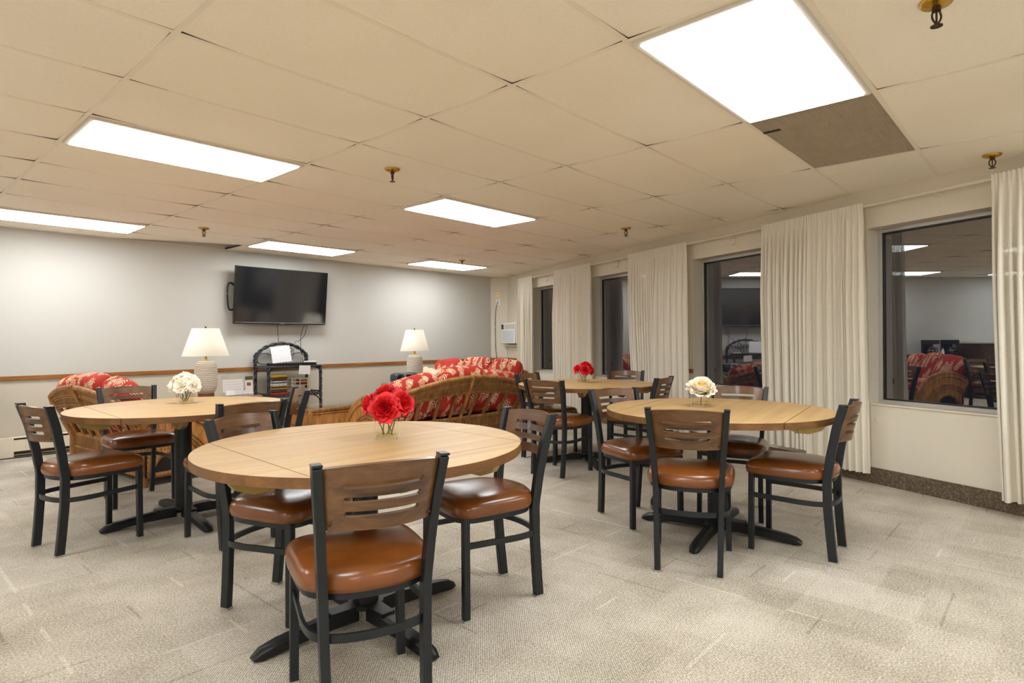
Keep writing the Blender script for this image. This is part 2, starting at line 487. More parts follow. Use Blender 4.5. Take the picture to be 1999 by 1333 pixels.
# walls
def wallseg(name, a, b, mat, t=.12, z1=ZC+.25):
    a, b = Vector(a), Vector(b); d = (b-a); L = d.length; d.normalize(); n = Vector((d.y, -d.x, 0))
    mb = MB(); mb.box((a+b)/2+n*t/2+Vector((0, 0, z1/2)), (L, t, z1), Matrix((d, n, up)).transposed())
    return struct(mb.build(name, mat))
wallseg('wall_back', (PC0.x+.1, YB, 0), (XL-.1, YB, 0), 'wall_back').rotation_euler = (0, 0, 0)
wallseg('wall_corner', (PC1.x, PC1.y, 0), (PC0.x, PC0.y, 0), 'wall_side')
wallseg('wall_left', (XL, YB, 0), (XL, YF, 0), 'wall_bounce')
wallseg('wall_front', (XL-.1, YF, 0), (rw(S_NEAR).x+.1, YF, 0), 'wall_bounce')
# wall with windows (piers, heads and sills with deep reveals)
WIN = [(4.70, 3.52), (2.83, 1.60), (.774, -.46), (-1.262, -2.56), (-3.33, -4.6)]
ZS, ZH, DEP = .628, 2.03, .15
mb = MB()
edges = [S_FAR]
for a, b in WIN: edges += [a, b]
edges.append(S_NEAR)
for i in range(0, len(edges), 2): rwbox(mb, edges[i], edges[i+1], -.22, 0, 0, ZC+.25)
for a, b in WIN:
    rwbox(mb, a, b, -.22, 0, 0, ZS); rwbox(mb, a, b, -.22, 0, ZH, ZC+.25)
struct(mb.build('wall_right', 'wall_side', weld=False))
for i, (a, b) in enumerate(WIN):
    w = thing('window_%d' % (i+1), None, None); struct(w)
    f = MB(); fw_ = .032
    o0, o1 = -DEP-.02, -DEP+.028
    rwbox(f, a, a-fw_, o0, o1, ZS, ZH); rwbox(f, b+fw_, b, o0, o1, ZS, ZH)
    rwbox(f, a-fw_, b+fw_, o0, o1, ZH-fw_, ZH); rwbox(f, a-fw_, b+fw_, o0, o1+.01, ZS, ZS+.03)
    f.build('window_frame', 'alu', w, bevel=.003)
    g = MB(); k = fw_+.007
    rwbox(g, a-fw_, a-k, o0+.004, o1-.012, ZS+.03, ZH-fw_); rwbox(g, b+k, b+fw_, o0+.004, o1-.012, ZS+.03, ZH-fw_)
    rwbox(g, a-fw_, b+fw_, o0+.004, o1-.012, ZH-fw_-.012, ZH-fw_); rwbox(g, a-fw_, b+fw_, o0+.004, o1-.012, ZS+.03, ZS+.04)
    g.build('gasket', 'darkframe', w)
    p = MB(); q = [rw(a-fw_, -DEP, ZS+.03), rw(b+fw_, -DEP, ZS+.03), rw(b+fw_, -DEP, ZH-fw_), rw(a-fw_, -DEP, ZH-fw_)]
    p.bm.faces.new([p.bm.verts.new(v) for v in q]); p.build('pane', 'pane', w)
    si = MB(); rwbox(si, a, b, -DEP, .012, ZS-.004, ZS+.008); si.build('window_sill', 'cream', w)
# rails and bases
mb = MB(); mb.box(((XL+PC0.x)/2, YB-.009, .797), (PC0.x-XL, .018, .046)); struct(mb.build('trim_1', 'rail', bevel=.004))
d = (PC1-PC0); n = Vector((d.y, -d.x, 0)).normalized(); c = (PC0+PC1)/2+n*.009 if n.dot(Vector((-1, -1, 0))) > 0 else (PC0+PC1)/2-n*.009
mb = MB(); mb.box(c+Vector((0, 0, .797)), (d.length, .018, .046), Matrix((d.normalized(), n, up)).transposed()); struct(mb.build('trim_2', 'rail'))
mb = MB()
for i in range(0, len(edges), 2): rwbox(mb, edges[i], edges[i+1], 0, .018, .774, .82)
struct(mb.build('trim_3', 'rail'))
mb = MB(); rwbox(mb, S_FAR, S_NEAR, 0, .012, 0, .126); struct(mb.build('baseboard_right', 'base'))
mb = MB(); mb.box(((XL+PC0.x)/2, YB-.006, .06), (PC0.x-XL, .012, .12)); struct(mb.build('baseboard_back', 'base'))
# dark ground outside the windows
mb = MB(); mb.box((9.5, -2, -.6), (9, 24, .1)); struct(mb.build('ground_outside', 'outer'))

# ceiling: lay-in tiles that curl up at their corners, on a T-bar grid
LIGHTS = [(0, 2), (1, -3), (2, 2), (0, 7), (2, 7), (4, 7), (-2, 2), (-2, 7), (-1, -3), (-2, -7), (0, -7), (2, -6), (-3, -3)]  # unseen fixtures toward the front wall are added to brighten floor and ceiling
GRILLE = (2, -3)
SKEW = (1, 8)
def clip(bm):
    for co, no in ((rw(0, 0), -RN), (PC0, Vector((PC1.y-PC0.y, -(PC1.x-PC0.x), 0)) * (1 if Vector((PC1.y-PC0.y, -(PC1.x-PC0.x), 0)).dot(Vector((1, 0, 0))) > 0 else -1)), (Vector((0, YB, 0)), Vector((0, 1, 0))), (Vector((XL, 0, 0)), Vector((-1, 0, 0))), (Vector((0, YF, 0)), Vector((0, -1, 0)))):
        bmesh.ops.bisect_plane(bm, geom=bm.verts[:]+bm.edges[:]+bm.faces[:], plane_co=co, plane_no=no, clear_outer=True)
mb = MB()
for u in range(-3, 7):
    for v in range(-10, 9):
        if (u, v) in LIGHTS or (u, v) == GRILLE: continue
        rg = random.Random(u*131+v*17)
        ca = [rg.uniform(.002, .008) for _ in range(4)]
        def fn(a, b):
            x = -1+2*a; y = -1+2*b
            k = ca[(1 if x > 0 else 0)+(2 if y > 0 else 0)]*abs(x)**5*abs(y)**3
            z = ZC+.0015+k
            if (u, v) == SKEW: z += .085*max(0., b)*(a)-.0*(1-a)
            return Vector((u*GX+GX*a, v*GY+GY*b, z))
        mb.grid(fn, 14, 7)
clip(mb.bm)
ceil_o = struct(mb.build('ceiling', 'tile', smooth=40))
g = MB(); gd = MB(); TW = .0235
for u in range(-3, 7):
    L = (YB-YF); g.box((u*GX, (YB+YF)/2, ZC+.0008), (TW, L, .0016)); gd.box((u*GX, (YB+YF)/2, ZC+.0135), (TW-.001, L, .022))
for v in range(-10, 10):
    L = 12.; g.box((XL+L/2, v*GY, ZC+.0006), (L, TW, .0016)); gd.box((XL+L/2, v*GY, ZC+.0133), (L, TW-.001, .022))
# wall angle
g.box(((XL+PC0.x)/2, YB-.012, ZC-.0002), (PC0.x-XL, .024, .0016))
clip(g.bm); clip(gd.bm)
g.build('ceiling_grid', 'grid', ceil_o); gd.build('tile_gap_shade', 'gap', ceil_o)  # dark strips painted in as the shadow lines along the tile edges
mb = MB(); mb.prism([(x, y) for x, y in poly], ZC+.2, ZC+.24); mb.build('slab', 'gap', ceil_o)

# light fixtures
LAB = {(0, 2): 'bright rectangular ceiling light above the left dining table, largest on the left',
       (1, -3): 'largest bright ceiling light, at top right beside the brown air grille',
       (2, 2): 'bright ceiling light in the middle of the ceiling, behind the centre sprinkler',
       (0, 7): 'ceiling light at the left edge, close to the back wall',
       (2, 7): 'narrow ceiling light just above the television',
       (4, 7): 'smallest ceiling light, near the far corner with a sprinkler before it'}
for (u, v) in LIGHTS:
    x, y = (u+.5)*GX, (v+.5)*GY
    t = thing('ceiling_light', LAB.get((u, v), 'bright ceiling light added in the unseen part of the room behind the camera'), 'ceiling light', (x, y, ZC), 0, 'recessed ceiling lights')
    f = MB(); a, b = GX/2-.012, GY/2-.012; w = .026
    for sx in (-1, 1): f.box((sx*(a-w/2), 0, -.006), (w, 2*b, .016))
    for sy in (-1, 1): f.box((0, sy*(b-w/2), -.006), (2*(a-w), w, .016))
    f.build('frame', 'fixture', t, bevel=.003)
    l = MB(); l.box((0, 0, -.009), (2*(a-w), 2*(b-w), .020)); l.build('lens', 'lens', t)
# return-air grille
t = thing('air_return_grille', 'brown egg-crate air grille in the ceiling beside the largest light', 'air grille', ((GRILLE[0]+.5)*GX, (GRILLE[1]+.5)*GY, ZC))
a, b = GX/2-.013, GY/2-.013
k = MB(); k.box((0, 0, .03), (2*a, 2*b, .004)); k.build('backing', 'grillback', t)
k = MB(); N = 64
for i in range(N+1): k.box((-a+2*a*i/N, 0, .008), (.0022, 2*b, .014))
N = 32
for i in range(N+1): k.box((0, -b+2*b*i/N, .008), (2*a, .0022, .014))
k.build('louver_grid', 'grille', t)
k = MB(); k.box((-a+.22, b-.045, -.002), (.02, .09, .006)); k.build('latch', 'blackplastic', t)

# sprinklers
SPR = [((1.668, .892), 'brass sprinkler head in the middle of the ceiling before the centre light'),
       ((1.65, 4.046), 'brass sprinkler head above the television, left of it'),
       ((4.685, .898), 'brass sprinkler head above the curtains in the middle of the window wall'),
       ((5.249, 4.009), 'smallest brass sprinkler head, before the farthest ceiling light'),
       ((1.705, -2.16), 'nearest brass sprinkler head, at the top right edge'),
       ((4.099, -2.164), 'brass sprinkler head above the nearest curtain at right')]
sp = None
for (x, y), lab in SPR:
    if sp is None:
        sp = thing('sprinkler_head', lab, 'sprinkler', (x, y, ZC), R(35), 'ceiling sprinklers')
        k = MB(); k.lathe([(.052, 0), (.052, -.004), (.046, -.012), (.034, -.014), (.024, -.020), (.0, -.020)], seg=28); k.build('escutcheon', 'brass', sp, smooth=40)
        k = MB(); k.lathe([(.014, -.018), (.014, -.034), (.0, -.034)], seg=12)
        for sx in (-1, 1): k.tube(smoothpath([(sx*.011, 0, -.032), (sx*.017, 0, -.05), (sx*.013, 0, -.066), (0, 0, -.08)], 5), .0036, 6, upv=(0, 1, 0))
        k.tube([(0, 0, -.034), (0, 0, -.078)], .0035, 6)
        k.build('frame_arms', 'bronze', sp, smooth=50)
        k = MB(); k.lathe([(0, -.078), (.006, -.080), (.019, -.084), (.019, -.087), (0, -.087)], seg=14); k.build('deflector', 'bronze', sp)
    else:
        o = copy_tree(sp); o.location = (x, y, ZC); o['label'] = lab; o.rotation_euler.z = R(35+x*60)

# ------------------------------------------------------------------ dining chairs
def post_y(z):
    K = [(0., -.205), (.12, -.194), (.28, -.182), (.42, -.18), (.55, -.198), (.70, -.228), (.815, -.262)]
    for (a, p), (b, q) in zip(K, K[1:]):
        if z <= b: return p+(q-p)*(z-a)/(b-a)
    return K[-1][1]
def post_x(z):
    K = [(0., .148), (.42, .157), (.60, .167), (.815, .185)]
    for (a, p), (b, q) in zip(K, K[1:]):
        if z <= b: return p+(q-p)*(z-a)/(b-a)
    return K[-1][1]
def make_chair():
    t = thing('dining_chair', '', 'chair')
    # seat pad
    half = [(0, .232), (.10, .232), (.165, .224), (.205, .195), (.219, .14), (.219, .04), (.214, -.06), (.198, -.125), (.15, -.172), (.08, -.206), (0, -.214)]
    loop = [(x, y) for x, y in half]+[(-x, y) for x, y in half[-2:0:-1]]
    loop = [(v.x, v.y) for v in smoothpath([(x, y, 0) for x, y in loop], 4, True)]
    mb = MB(); cx, cy = 0, .02; rings = []
    for k, z in ((.90, .422), (.985, .425), (1., .442), (.997, .458), (.972, .474), (.91, .487), (.74, .497), (.4, .502), (.15, .503)):
        rings.append([mb.bm.verts.new((cx+(x-cx)*k, cy+(y-cy)*k, z)) for x, y in loop])
    n = len(loop)
    for A, B in zip(rings, rings[1:]):
        for j in range(n): mb.bm.faces.new((A[j], A[(j+1) % n], B[(j+1) % n], B[j]))
    mb.bm.faces.new(rings[0][::-1]); mb.bm.faces.new(rings[-1])
    mb.build('seat', 'seat', t, smooth=80)
    # seat frame under pad
    mb = MB()
    pts = [(x*.9, .02+(y-.02)*.9, .415) for x, y in loop[::2]]
    mb.bar(pts, .02, .026, closed=True)
    mb.build('seat_frame', 'black', t, smooth=30)
    # legs
    for sx in (-1, 1):
        mb = MB(); mb.bar([(sx*.187, .19, .004), (sx*.183, .188, .425)], .029, .029, upv=(0, 1, 0)); lg = mb.build('leg', 'black', t, bevel=.003)
        k = MB(); k.box((sx*.187, .19, .004), (.032, .032, .008)); k.build('glide', 'glide', lg)
    for sx in (-1, 1):
        zs = [.004, .06, .12, .2, .28, .35, .42, .48, .55, .62, .70, .76, .815]
        mb = MB(); pts = smoothpath([(sx*post_x(z), post_y(z), z) for z in zs], 3)
        mb.sweep(pts, [(-.014, -.021), (.014, -.021), (.014, .021), (-.014, .021)], upv=(0, 1, 0))
        lg = mb.build('leg', 'black', t, smooth=30, bevel=.003)
        k = MB(); k.box((sx*.147, post_y(0), .004), (.032, .046, .008)); k.build('glide', 'glide', lg)
        k = MB(); k.box((sx*post_x(.815), post_y(.815), .817), (.0295, .0435, .008), bevel=.003); k.build('end_cap', 'blackplastic', lg)
    # stretcher hoop
    hoop = smoothpath([(-.186, .185, .306), (-.190, .05, .303), (-.192, -.07, .30), (-.172, -.155, .299), (-.11, -.198, .298), (0, -.214, .298), (.11, -.198, .298), (.172, -.155, .299), (.192, -.07, .30), (.190, .05, .303), (.186, .185, .306)], 5)
    mb = MB(); mb.bar(hoop, .011, .025); mb.build('stretcher', 'black', t, smooth=40)
    # slotted curved back
    z0, z1 = .622, .806; H = z1-z0
    W = lambda z: post_x(z)-.013
    sl = [(z1-.050, .118), (z1-.093, .114), (z1-.135, .110)]; rr = .0082
    us = sorted(set([i/24*2-1 for i in range(25)]))
    # columns by x at mid height, dense near slot ends
    xs = set(round(-1+2*i/32, 4) for i in range(33))
    for zc, hw in sl:
        w = W(zc)
        for k in range(7):
            a = (hw-rr+rr*math.sin(k/6*PI/2))/w; xs.add(round(a, 4)); xs.add(round(-a, 4))
    xs = sorted(xs); mb = MB()
    def P(u, z):
        w = W(z); crown = .012*(1-u*u)*((z-z0)/H)**2 if z > z1-.03 else 0
        return Vector((u*w, post_y(z)-.008-.052*(1-u*u), z+crown))
    def zl(u):
        out = [(z0, z0)]
        for zc, hw in sorted(sl):
            w = W(zc); x = abs(u)*w; h = 0.
            if x <= hw-rr+1e-5: h = rr
            elif x < hw: h = rr*math.sqrt(max(0, 1-((x-hw+rr)/rr)**2))
            out.append((zc-h, zc+h))
        out.append((z1, z1)); return out
    cols = []
    for u in xs:
        Z = zl(u); cols.append([(mb.bm.verts.new(P(u, a)), mb.bm.verts.new(P(u, b))) for a, b in Z])
    for A, B in zip(cols, cols[1:]):
        for j in range(len(A)-1):
            mb.bm.faces.new((A[j][1], B[j][1], B[j+1][0], A[j+1][0]))
    bmesh.ops.remove_doubles(mb.bm, verts=mb.bm.verts, dist=1e-5)
    bmesh.ops.recalc_face_normals(mb.bm, faces=mb.bm.faces)
    bmesh.ops.solidify(mb.bm, geom=mb.bm.faces[:], thickness=.0125)
    bk = mb.build('backrest', 'walnut', t, smooth=35)
    k = MB()
    for sx in (-1, 1):
        for zz in (z0+.018,): k.lathe([(0, -.002), (.004, -.002), (.004, .002), (0, .002)], seg=8, c=(0, 0, 0)); break
    k.bm.free()
    for sx in (-1, 1):
        k = MB(); k.lathe([(.0, .003), (.0045, .0015), (.005, -.002), (0, -.002)], seg=10)
        k.xf(Matrix.Translation(P(sx*.93, z0+.02)+Vector((0, -.0095, 0))) @ Matrix.Rotation(R(90), 4, 'X')); k.build('screw', 'bronze', bk)
    return t
chair = make_chair()
CH = [  # x, y, rot deg, label
    (.285, -.775, -20.5, 'nearest dining chair, slatted wooden back to the camera, at the front round table', 'F'),
    (.471, .075, -160.8, 'dining chair on the left side of the front table, seat half hidden under its top', 'F'),
    (1.098, -.521, 75.4, 'dining chair on the right side of the front table with the red roses, facing left', 'F'),
    (.111, 1.731, -80.1, 'leftmost dining chair, facing right toward the table with white roses', 'L'),
    (.599, 2.548, 178.3, 'dining chair behind the white roses table, in front of the left rattan loveseat', 'L'),
    (.701, 1.163, .4, 'dining chair on the near side of the white roses table, back to the camera', 'L'),
    (1.085, 1.60, 74, 'dining chair seen edge-on at the right end of the white roses table', 'L'),
    (2.125, -1.037, -67.9, 'dining chair with its back to the camera at the cream rose table', 'R'),
    (2.686, -1.39, 5.3, 'rightmost dining chair, seen from the side at the cream rose table near the curtains', 'R'),
    (2.597, -.448, 158.1, 'dining chair on the left side of the cream rose table, facing the camera side', 'R'),
    (3.122, -.863, 104.7, 'dining chair behind the cream rose table, back against the curtains and window', 'R'),
    (3.343, .751, -85.4, 'dining chair with its back to the camera at the far table with red roses', 'D'),
    (3.793, 1.237, -173.6, 'dining chair at the left of the far table, beside the large rattan sofa', 'D'),
    (3.98, .37, 8, 'dining chair seen edge-on at the right of the far table, before the curtain', 'D'),
    (4.55, .80, 128, 'farthest dining chair, behind the far table below the second window', 'D')]
GN = {'F': 'dining chairs at the front table', 'L': 'dining chairs at the left table', 'R': 'dining chairs at the right table', 'D': 'dining chairs at the far table'}
for i, (x, y, a, lab, gk) in enumerate(CH):
    o = chair if i == 0 else copy_tree(chair)
    o.location = (x, y, 0); o.rotation_euler = (0, 0, R(a)); o['label'] = lab; o['group'] = 'brown seat dining chairs'

# ------------------------------------------------------------------ round drop-leaf tables
TZ = .738; TR = .648; TT = .036
def make_table():
    t = thing('round_table', '', 'table')
    h = TR*math.sqrt(.5)
    mb = MB(); mb.box((0, 0, TZ-TT/2), (2*h-.003, 2*h-.003, TT)); 
    for f in mb.bm.faces: f.material_index = 0 if f.normal.z > .5 else 1
    mb.build('tabletop', ['maple', 'maple_edge'], t, bevel=.0015)
    for k in range(4):
        mb = MB(); arc = [(TR*math.cos(R(-45+90*i/28)), TR*math.sin(R(-45+90*i/28))) for i in range(29)]
        arc = [(max(x, h+.0015), y*(1-.002)) for x, y in arc]
        mb.prism(arc, TZ-TT, TZ, 0, 1); mb.bm.normal_update()
        mb.xf(Matrix.Rotation(R(90*k), 4, 'Z'))
        lf = mb.build('drop_leaf', ['maple', 'maple_edge'], t, smooth=30, bevel=.0015)
        for off_ in (-.177, .177):
            b = MB()
            prof = [(-.12, 0), (.11, 0), (.09, -.026), (.03, -.048), (-.02, -.048), (-.10, -.022)]
            b.prism(prof, -.014, .014)
            b.box((.0, -.02, .018), (.03, .025, .016)); b.box((-.03, -.04, .0), (.016, .016, .04))
            b.xf(Matrix.Rotation(R(90*k), 4, 'Z') @ Matrix.Translation((h+.045, off_, TZ-TT-.001)) @ Matrix.Rotation(R(90), 4, 'X'))
            b.build('hinge_bracket', 'brassdull', t)
    mb = MB(); mb.lathe([(0, .06), (.052, .06), (.052, .66), (.06, .665), (.06, .69), (0, .69)], seg=24); mb.build('pedestal', 'blackiron', t, smooth=40)
    mb = MB()
    for k in range(2):
        mb.box((0, 0, .694), (.62, .05, .014), (0, 0, R(90*k+45)))
    mb.build('top_support', 'blackiron', t)
    mb = MB()
    star = []
    for k in range(4):
        a = R(90*k)
        star.append((.17*math.cos(a-.17), .17*math.sin(a-.17))); star.append((.17*math.cos(a+.17), .17*math.sin(a+.17)))
        for b in (-.28, 0, .28): star.append((.072*math.cos(a+R(45)+b), .072*math.sin(a+R(45)+b)))
    mb.prism(star, .066, .084)
    for k in range(4):
        a = R(90*k)
        pts = [(.05, 0, .052), (.12, 0, .052), (.25, 0, .045), (.38, 0, .033), (.44, 0, .024), (.468, 0, .017)]
        hh = [.058, .056, .048, .044, .036, .016]; ww = [.062, .06, .056, .056, .052, .036]
        rings = []
        for (x, _, z), hg, w in zip(pts, hh, ww):
            sec = [(-w/2, -hg/2), (w/2, -hg/2), (w/2, hg/2-.012), (w/2-.012, hg/2), (-w/2+.012, hg/2), (-w/2, hg/2-.012)]
            rings.append([mb.bm.verts.new(Matrix.Rotation(a, 3, 'Z') @ Vector((x, yy, z+zz))) for yy, zz in sec])
        for A, B in zip(rings, rings[1:]):
            for j in range(6): mb.bm.faces.new((A[j], A[(j+1) % 6], B[(j+1) % 6], B[j]))
        mb.bm.faces.new(rings[0]); mb.bm.faces.new(rings[-1][::-1])
        mb.lathe([(0, 0), (.016, 0), (.016, .01), (0, .01)], c=Matrix.Rotation(a, 3, 'Z') @ Vector((.43, 0, 0)), seg=10)
    mb.build('base', 'blackiron', t, smooth=40)
    return t
TB = [(.603, -.33, -3, 'front round wooden table holding red roses, nearest the camera', 'A'),
      (.655, 1.815, -2, 'left round wooden table holding a vase of white roses', 'B'),
      (2.665, -.943, 8, 'right front round wooden table holding one big cream rose', 'C'),
      (3.89, .857, 50, 'farthest round wooden table, red roses on it, by the second curtain', 'D')]
tab = make_table()
for i, (x, y, a, lab, k) in enumerate(TB):
    o = tab if i == 0 else copy_tree(tab)
    o.location = (x, y, 0); o.rotation_euler = (0, 0, R(a)); o['label'] = lab; o['group'] = 'round dining tables'

# ------------------------------------------------------------------ vases and roses
def rose_mesh(Rr, seed, rings, open_=1.):
    rg = random.Random(seed); mb = MB()
    for k, (n, r0, h, curl, w) in enumerate(rings):
        for i in range(n):
            ph = 2*PI*(i+.5*(k % 2))/n+rg.uniform(-.2, .2); ww = w*rg.uniform(.9, 1.1); hh = h*rg.uniform(.9, 1.1); rr = r0*rg.uniform(.92, 1.08); cu = curl*rg.uniform(.8, 1.2); wav = rg.uniform(-.12, .12)
            def fn(a, b):
                u = -1+2*a; tt = b
                prof = math.sin(min(1, tt*1.05)*PI/2)
                rad = Rr*(rr*prof**.8+cu*max(0, tt-.6)**2*2.2)
                z = Rr*(hh*(tt**1.15)-cu*max(0, tt-.72)**2*3.0)*(1-.10*u*u)
                ang = ph+u*ww*(tt**.5)*(1-.25*max(0, tt-.7)/.3*abs(u))
                rad *= 1+wav*math.sin(u*5)*tt
                z *= 1-.22*abs(u)**3*tt
                return Vector((rad*math.cos(ang), rad*math.sin(ang), z-Rr*.25))
            mb.grid(fn, 8, 6, 0)
    return mb
RINGS = [(3, .13, .80, .0, 1.1), (4, .25, .82, .04, .95), (5, .40, .78, .14, .80), (6, .58, .70, .26, .66), (6, .78, .54, .38, .62), (7, .94, .30, .42, .58)]
def make_vase(label, x, y, rz, s=.10, hgt=.105):
    t = thing('flower_vase', label, 'vase', (x, y, TZ+.001), rz, 'square glass vases')
    mb = MB(); h = s/2; w = .005
    mb.box((0, 0, .005), (s, s, .010))
    for sx in (-1, 1): mb.box((sx*(h-w/2), 0, hgt/2+.005), (w, s, hgt-.01))
    for sy in (-1, 1): mb.box((0, sy*(h-w/2), hgt/2+.005), (s-2*w, w, hgt-.01))
    gl = mb.build('glass', 'glass', t)
    k = MB()
    for sx in (-1, 1):
        for sy in (-1, 1): k.box((sx*(h-.002), sy*(h-.002), hgt/2), (.005, .005, hgt))
        k.box((sx*(h-.002), 0, .006), (.005, s, .012)); k.box((0, sx*(h-.002), .006), (s, .005, .012))
        k.box((sx*(h-.002), 0, hgt), (.005, s, .003)); k.box((0, sx*(h-.002), hgt), (s, .005, .003))
    k.build('polished_edge', 'glassedge', gl)
    mb = MB(); mb.box((0, 0, .0205), (s-2*w-.002, s-2*w-.002, .020)); mb.build('water', 'water', t)
    return t
def to_tilt(d):
    return Vector((0, 0, 1)).rotation_difference(Vector(d).normalized()).to_matrix().to_4x4()
def rose(name, label, group, base, pos, d, Rr, mat, seed, rings=RINGS, center=None, root=(0, 0, .012), leaves=0):
    t = thing(name, label, 'flower', base, 0, group)
    mb = rose_mesh(Rr, seed, rings); mb.xf(Matrix.Translation(Vector(pos)) @ to_tilt(d) @ Matrix.Rotation(seed*1.3, 4, 'Z'))
    b = mb.build('bloom', mat, t, smooth=60)
    if center:
        rg = random.Random(seed); c = MB()
        for i in range(26):
            a = rg.uniform(0, 2*PI); q = Rr*.30*math.sqrt(rg.random()); 
            c.tube([(q*math.cos(a)*.6, q*math.sin(a)*.6, Rr*.0), (q*math.cos(a)*1.25, q*math.sin(a)*1.25, Rr*(.30+.1*rg.random()))], Rr*.05, 5)
        c.xf(Matrix.Translation(Vector(pos)) @ to_tilt(d)); c.build('flower_center', center, b)
    pz = Vector(pos)-Vector(d).normalized()*Rr*.2
    st = MB(); st.tube(smoothpath([root, Vector(root).lerp(pz, .5)*1., pz], 5), .0026, 6); st.build('stem', 'stem', t, smooth=60)
    for k in range(leaves):
        a = seed+k*2.1; lf = MB()
        def fl(aa, bb):
            u = -1+2*aa; L = Rr*1.1*bb; w = Rr*.3*math.sin(bb*PI)**.8*u
            return Vector((L, w, -.25*L*bb+abs(u)*.002))
        lf.grid(fl, 2, 5); lf.xf(Matrix.Translation(pz-Vector((0, 0, Rr*.15))) @ Matrix.Rotation(a, 4, 'Z')); lf.build('leaf', 'leaf', t, smooth=60)
    return t
camdir = -fw   # bouquets were arranged freely; blooms listed in room axes
def cd(a, b, c): return rt*a+(-fw)*b+up*c
def off(a, b, c): return rt*a+(-fw)*b+up*c
vA = (.729, -.316); vB = (.722, 1.965); vC = (2.705, -.83); vD = (3.99, .957)
make_vase('square glass vase on the front table holding red roses', vA[0], vA[1], -YAW+R(3))
make_vase('square glass vase on the left table holding white roses', vB[0], vB[1], -YAW+R(40), .095, .10)
make_vase('square glass vase on the right front table holding one cream rose', vC[0], vC[1], -YAW+R(44), .088, .095)
make_vase('square glass vase on the far table holding red roses', vD[0], vD[1], -YAW+R(25), .088, .095)
bA = (vA[0], vA[1], TZ+.002)
for i, (p, d, r_, lab) in enumerate([
    (off(.0, .062, .135), cd(.02, .9, .35), .062, 'big red rose facing forward at the centre of the front vase'),
    (off(-.078, .01, .148), cd(-.75, .3, .3), .05, 'red rose leaning to the left in the front vase'),
    (off(.072, .02, .155), cd(.75, .55, .5), .055, 'red rose leaning to the right in the front vase'),
    (off(-.008, -.01, .192), cd(-.1, .45, .85), .056, 'topmost red rose in the front vase'),
    (off(.05, -.055, .15), cd(.45, -.75, .5), .05, 'red rose at the back of the front vase'),
    (off(-.05, -.055, .145), cd(-.5, -.7, .45), .05, 'red rose at the back left of the front vase')]):
    rose('red_rose', lab, 'red roses in the front vase', bA, p, d, r_, 'red', 11+i, root=off((i-2.5)*.009, .006*(i % 3-1), .012), leaves=1 if i in (3, 4) else 0)
bB = (vB[0], vB[1], TZ+.002)
for i, (p, d, r_, lab) in enumerate([
    (off(.0, .055, .125), cd(.05, .9, .35), .052, 'white rose facing forward at the centre of the bunch'),
    (off(-.075, .03, .115), cd(-.85, .5, .1), .045, 'white rose drooping at the left of the bunch'),
    (off(.078, .03, .12), cd(.8, .5, .15), .047, 'white rose drooping at the right of the bunch'),
    (off(-.052, .015, .16), cd(-.6, .4, .7), .045, 'white rose at the upper left of the bunch'),
    (off(.048, .015, .165), cd(.55, .4, .75), .047, 'white rose at the upper right of the bunch'),
    (off(-.004, -.005, .185), cd(0, .2, 1), .048, 'topmost white rose of the bunch'),
    (off(.04, -.06, .14), cd(.4, -.8, .5), .046, 'white rose at the back of the bunch'),
    (off(-.045, -.058, .13), cd(-.45, -.8, .4), .045, 'white rose at the back left of the bunch')]):
    rose('white_rose', lab, 'white roses in the left vase', bB, p, d, r_, 'ivory', 31+i, root=off((i-3.5)*.005, .004*(i % 3-1), .012), leaves=1 if i in (0, 3, 6) else 0)
rose('cream_rose', 'single big cream rose with yellow centre on the right front table', None, (vC[0], vC[1], TZ+.002), off(0, .012, .118), cd(-.05, .5, .85), .078, 'rosewhite', 52,
     [(5, .36, .66, .02, .8), (6, .50, .80, .08, .74), (7, .64, .82, .16, .66), (7, .78, .74, .24, .64), (8, .92, .56, .30, .58), (8, 1.0, .28, .32, .56)], 'yellow', leaves=3)
bD = (vD[0], vD[1], TZ+.002)
for i, (p, d, r_, lab) in enumerate([
    (off(.01, .05, .118), cd(.1, .9, .3), .05, 'red rose facing forward in the far vase'),
    (off(-.07, .02, .13), cd(-.8, .4, .4), .048, 'red rose leaning to the left in the far vase'),
    (off(.068, .02, .115), cd(.8, .5, .2), .046, 'red rose leaning to the right in the far vase'),
    (off(.025, 0, .168), cd(.2, .4, .9), .052, 'topmost red rose in the far vase'),
    (off(-.02, -.045, .14), cd(-.3, -.6, .7), .05, 'red rose at the back of the far vase')]):
    rose('red_rose', lab, 'red roses in the far vase', bD, p, d, r_, 'red', 71+i, root=off((i-2)*.009, 0, .012))

# ------------------------------------------------------------------ rattan loveseats
def puff(mb, c, size, e=.55, rot=None, nu=24, nv=14, sag=0.):
    a, b, h = size[0]/2, size[1]/2, size[2]/2
    sg = lambda v, p: math.copysign(abs(v)**p, v)
    m = Matrix.Translation(Vector(c)) @ (rot.to_4x4() if rot is not None else Matrix())
    rings = []
    for j in range(1, nv):
        ph = -PI/2+PI*j/nv
        rings.append([mb.bm.verts.new(m @ Vector((a*sg(math.cos(ph), e)*sg(math.cos(2*PI*i/nu), e), b*sg(math.cos(ph), .8)*sg(math.sin(2*PI*i/nu), e), h*sg(math.sin(ph), e)))) for i in range(nu)])
    lo = mb.bm.verts.new(m @ Vector((0, 0, -h))); hi = mb.bm.verts.new(m @ Vector((0, 0, h)))
    for A, B in zip(rings, rings[1:]):
        for i in range(nu): mb.bm.faces.new((A[i], A[(i+1) % nu], B[(i+1) % nu], B[i]))
    for i in range(nu):
        mb.bm.faces.new((lo, rings[0][(i+1) % nu], rings[0][i])); mb.bm.faces.new((hi, rings[-1][i], rings[-1][(i+1) % nu]))
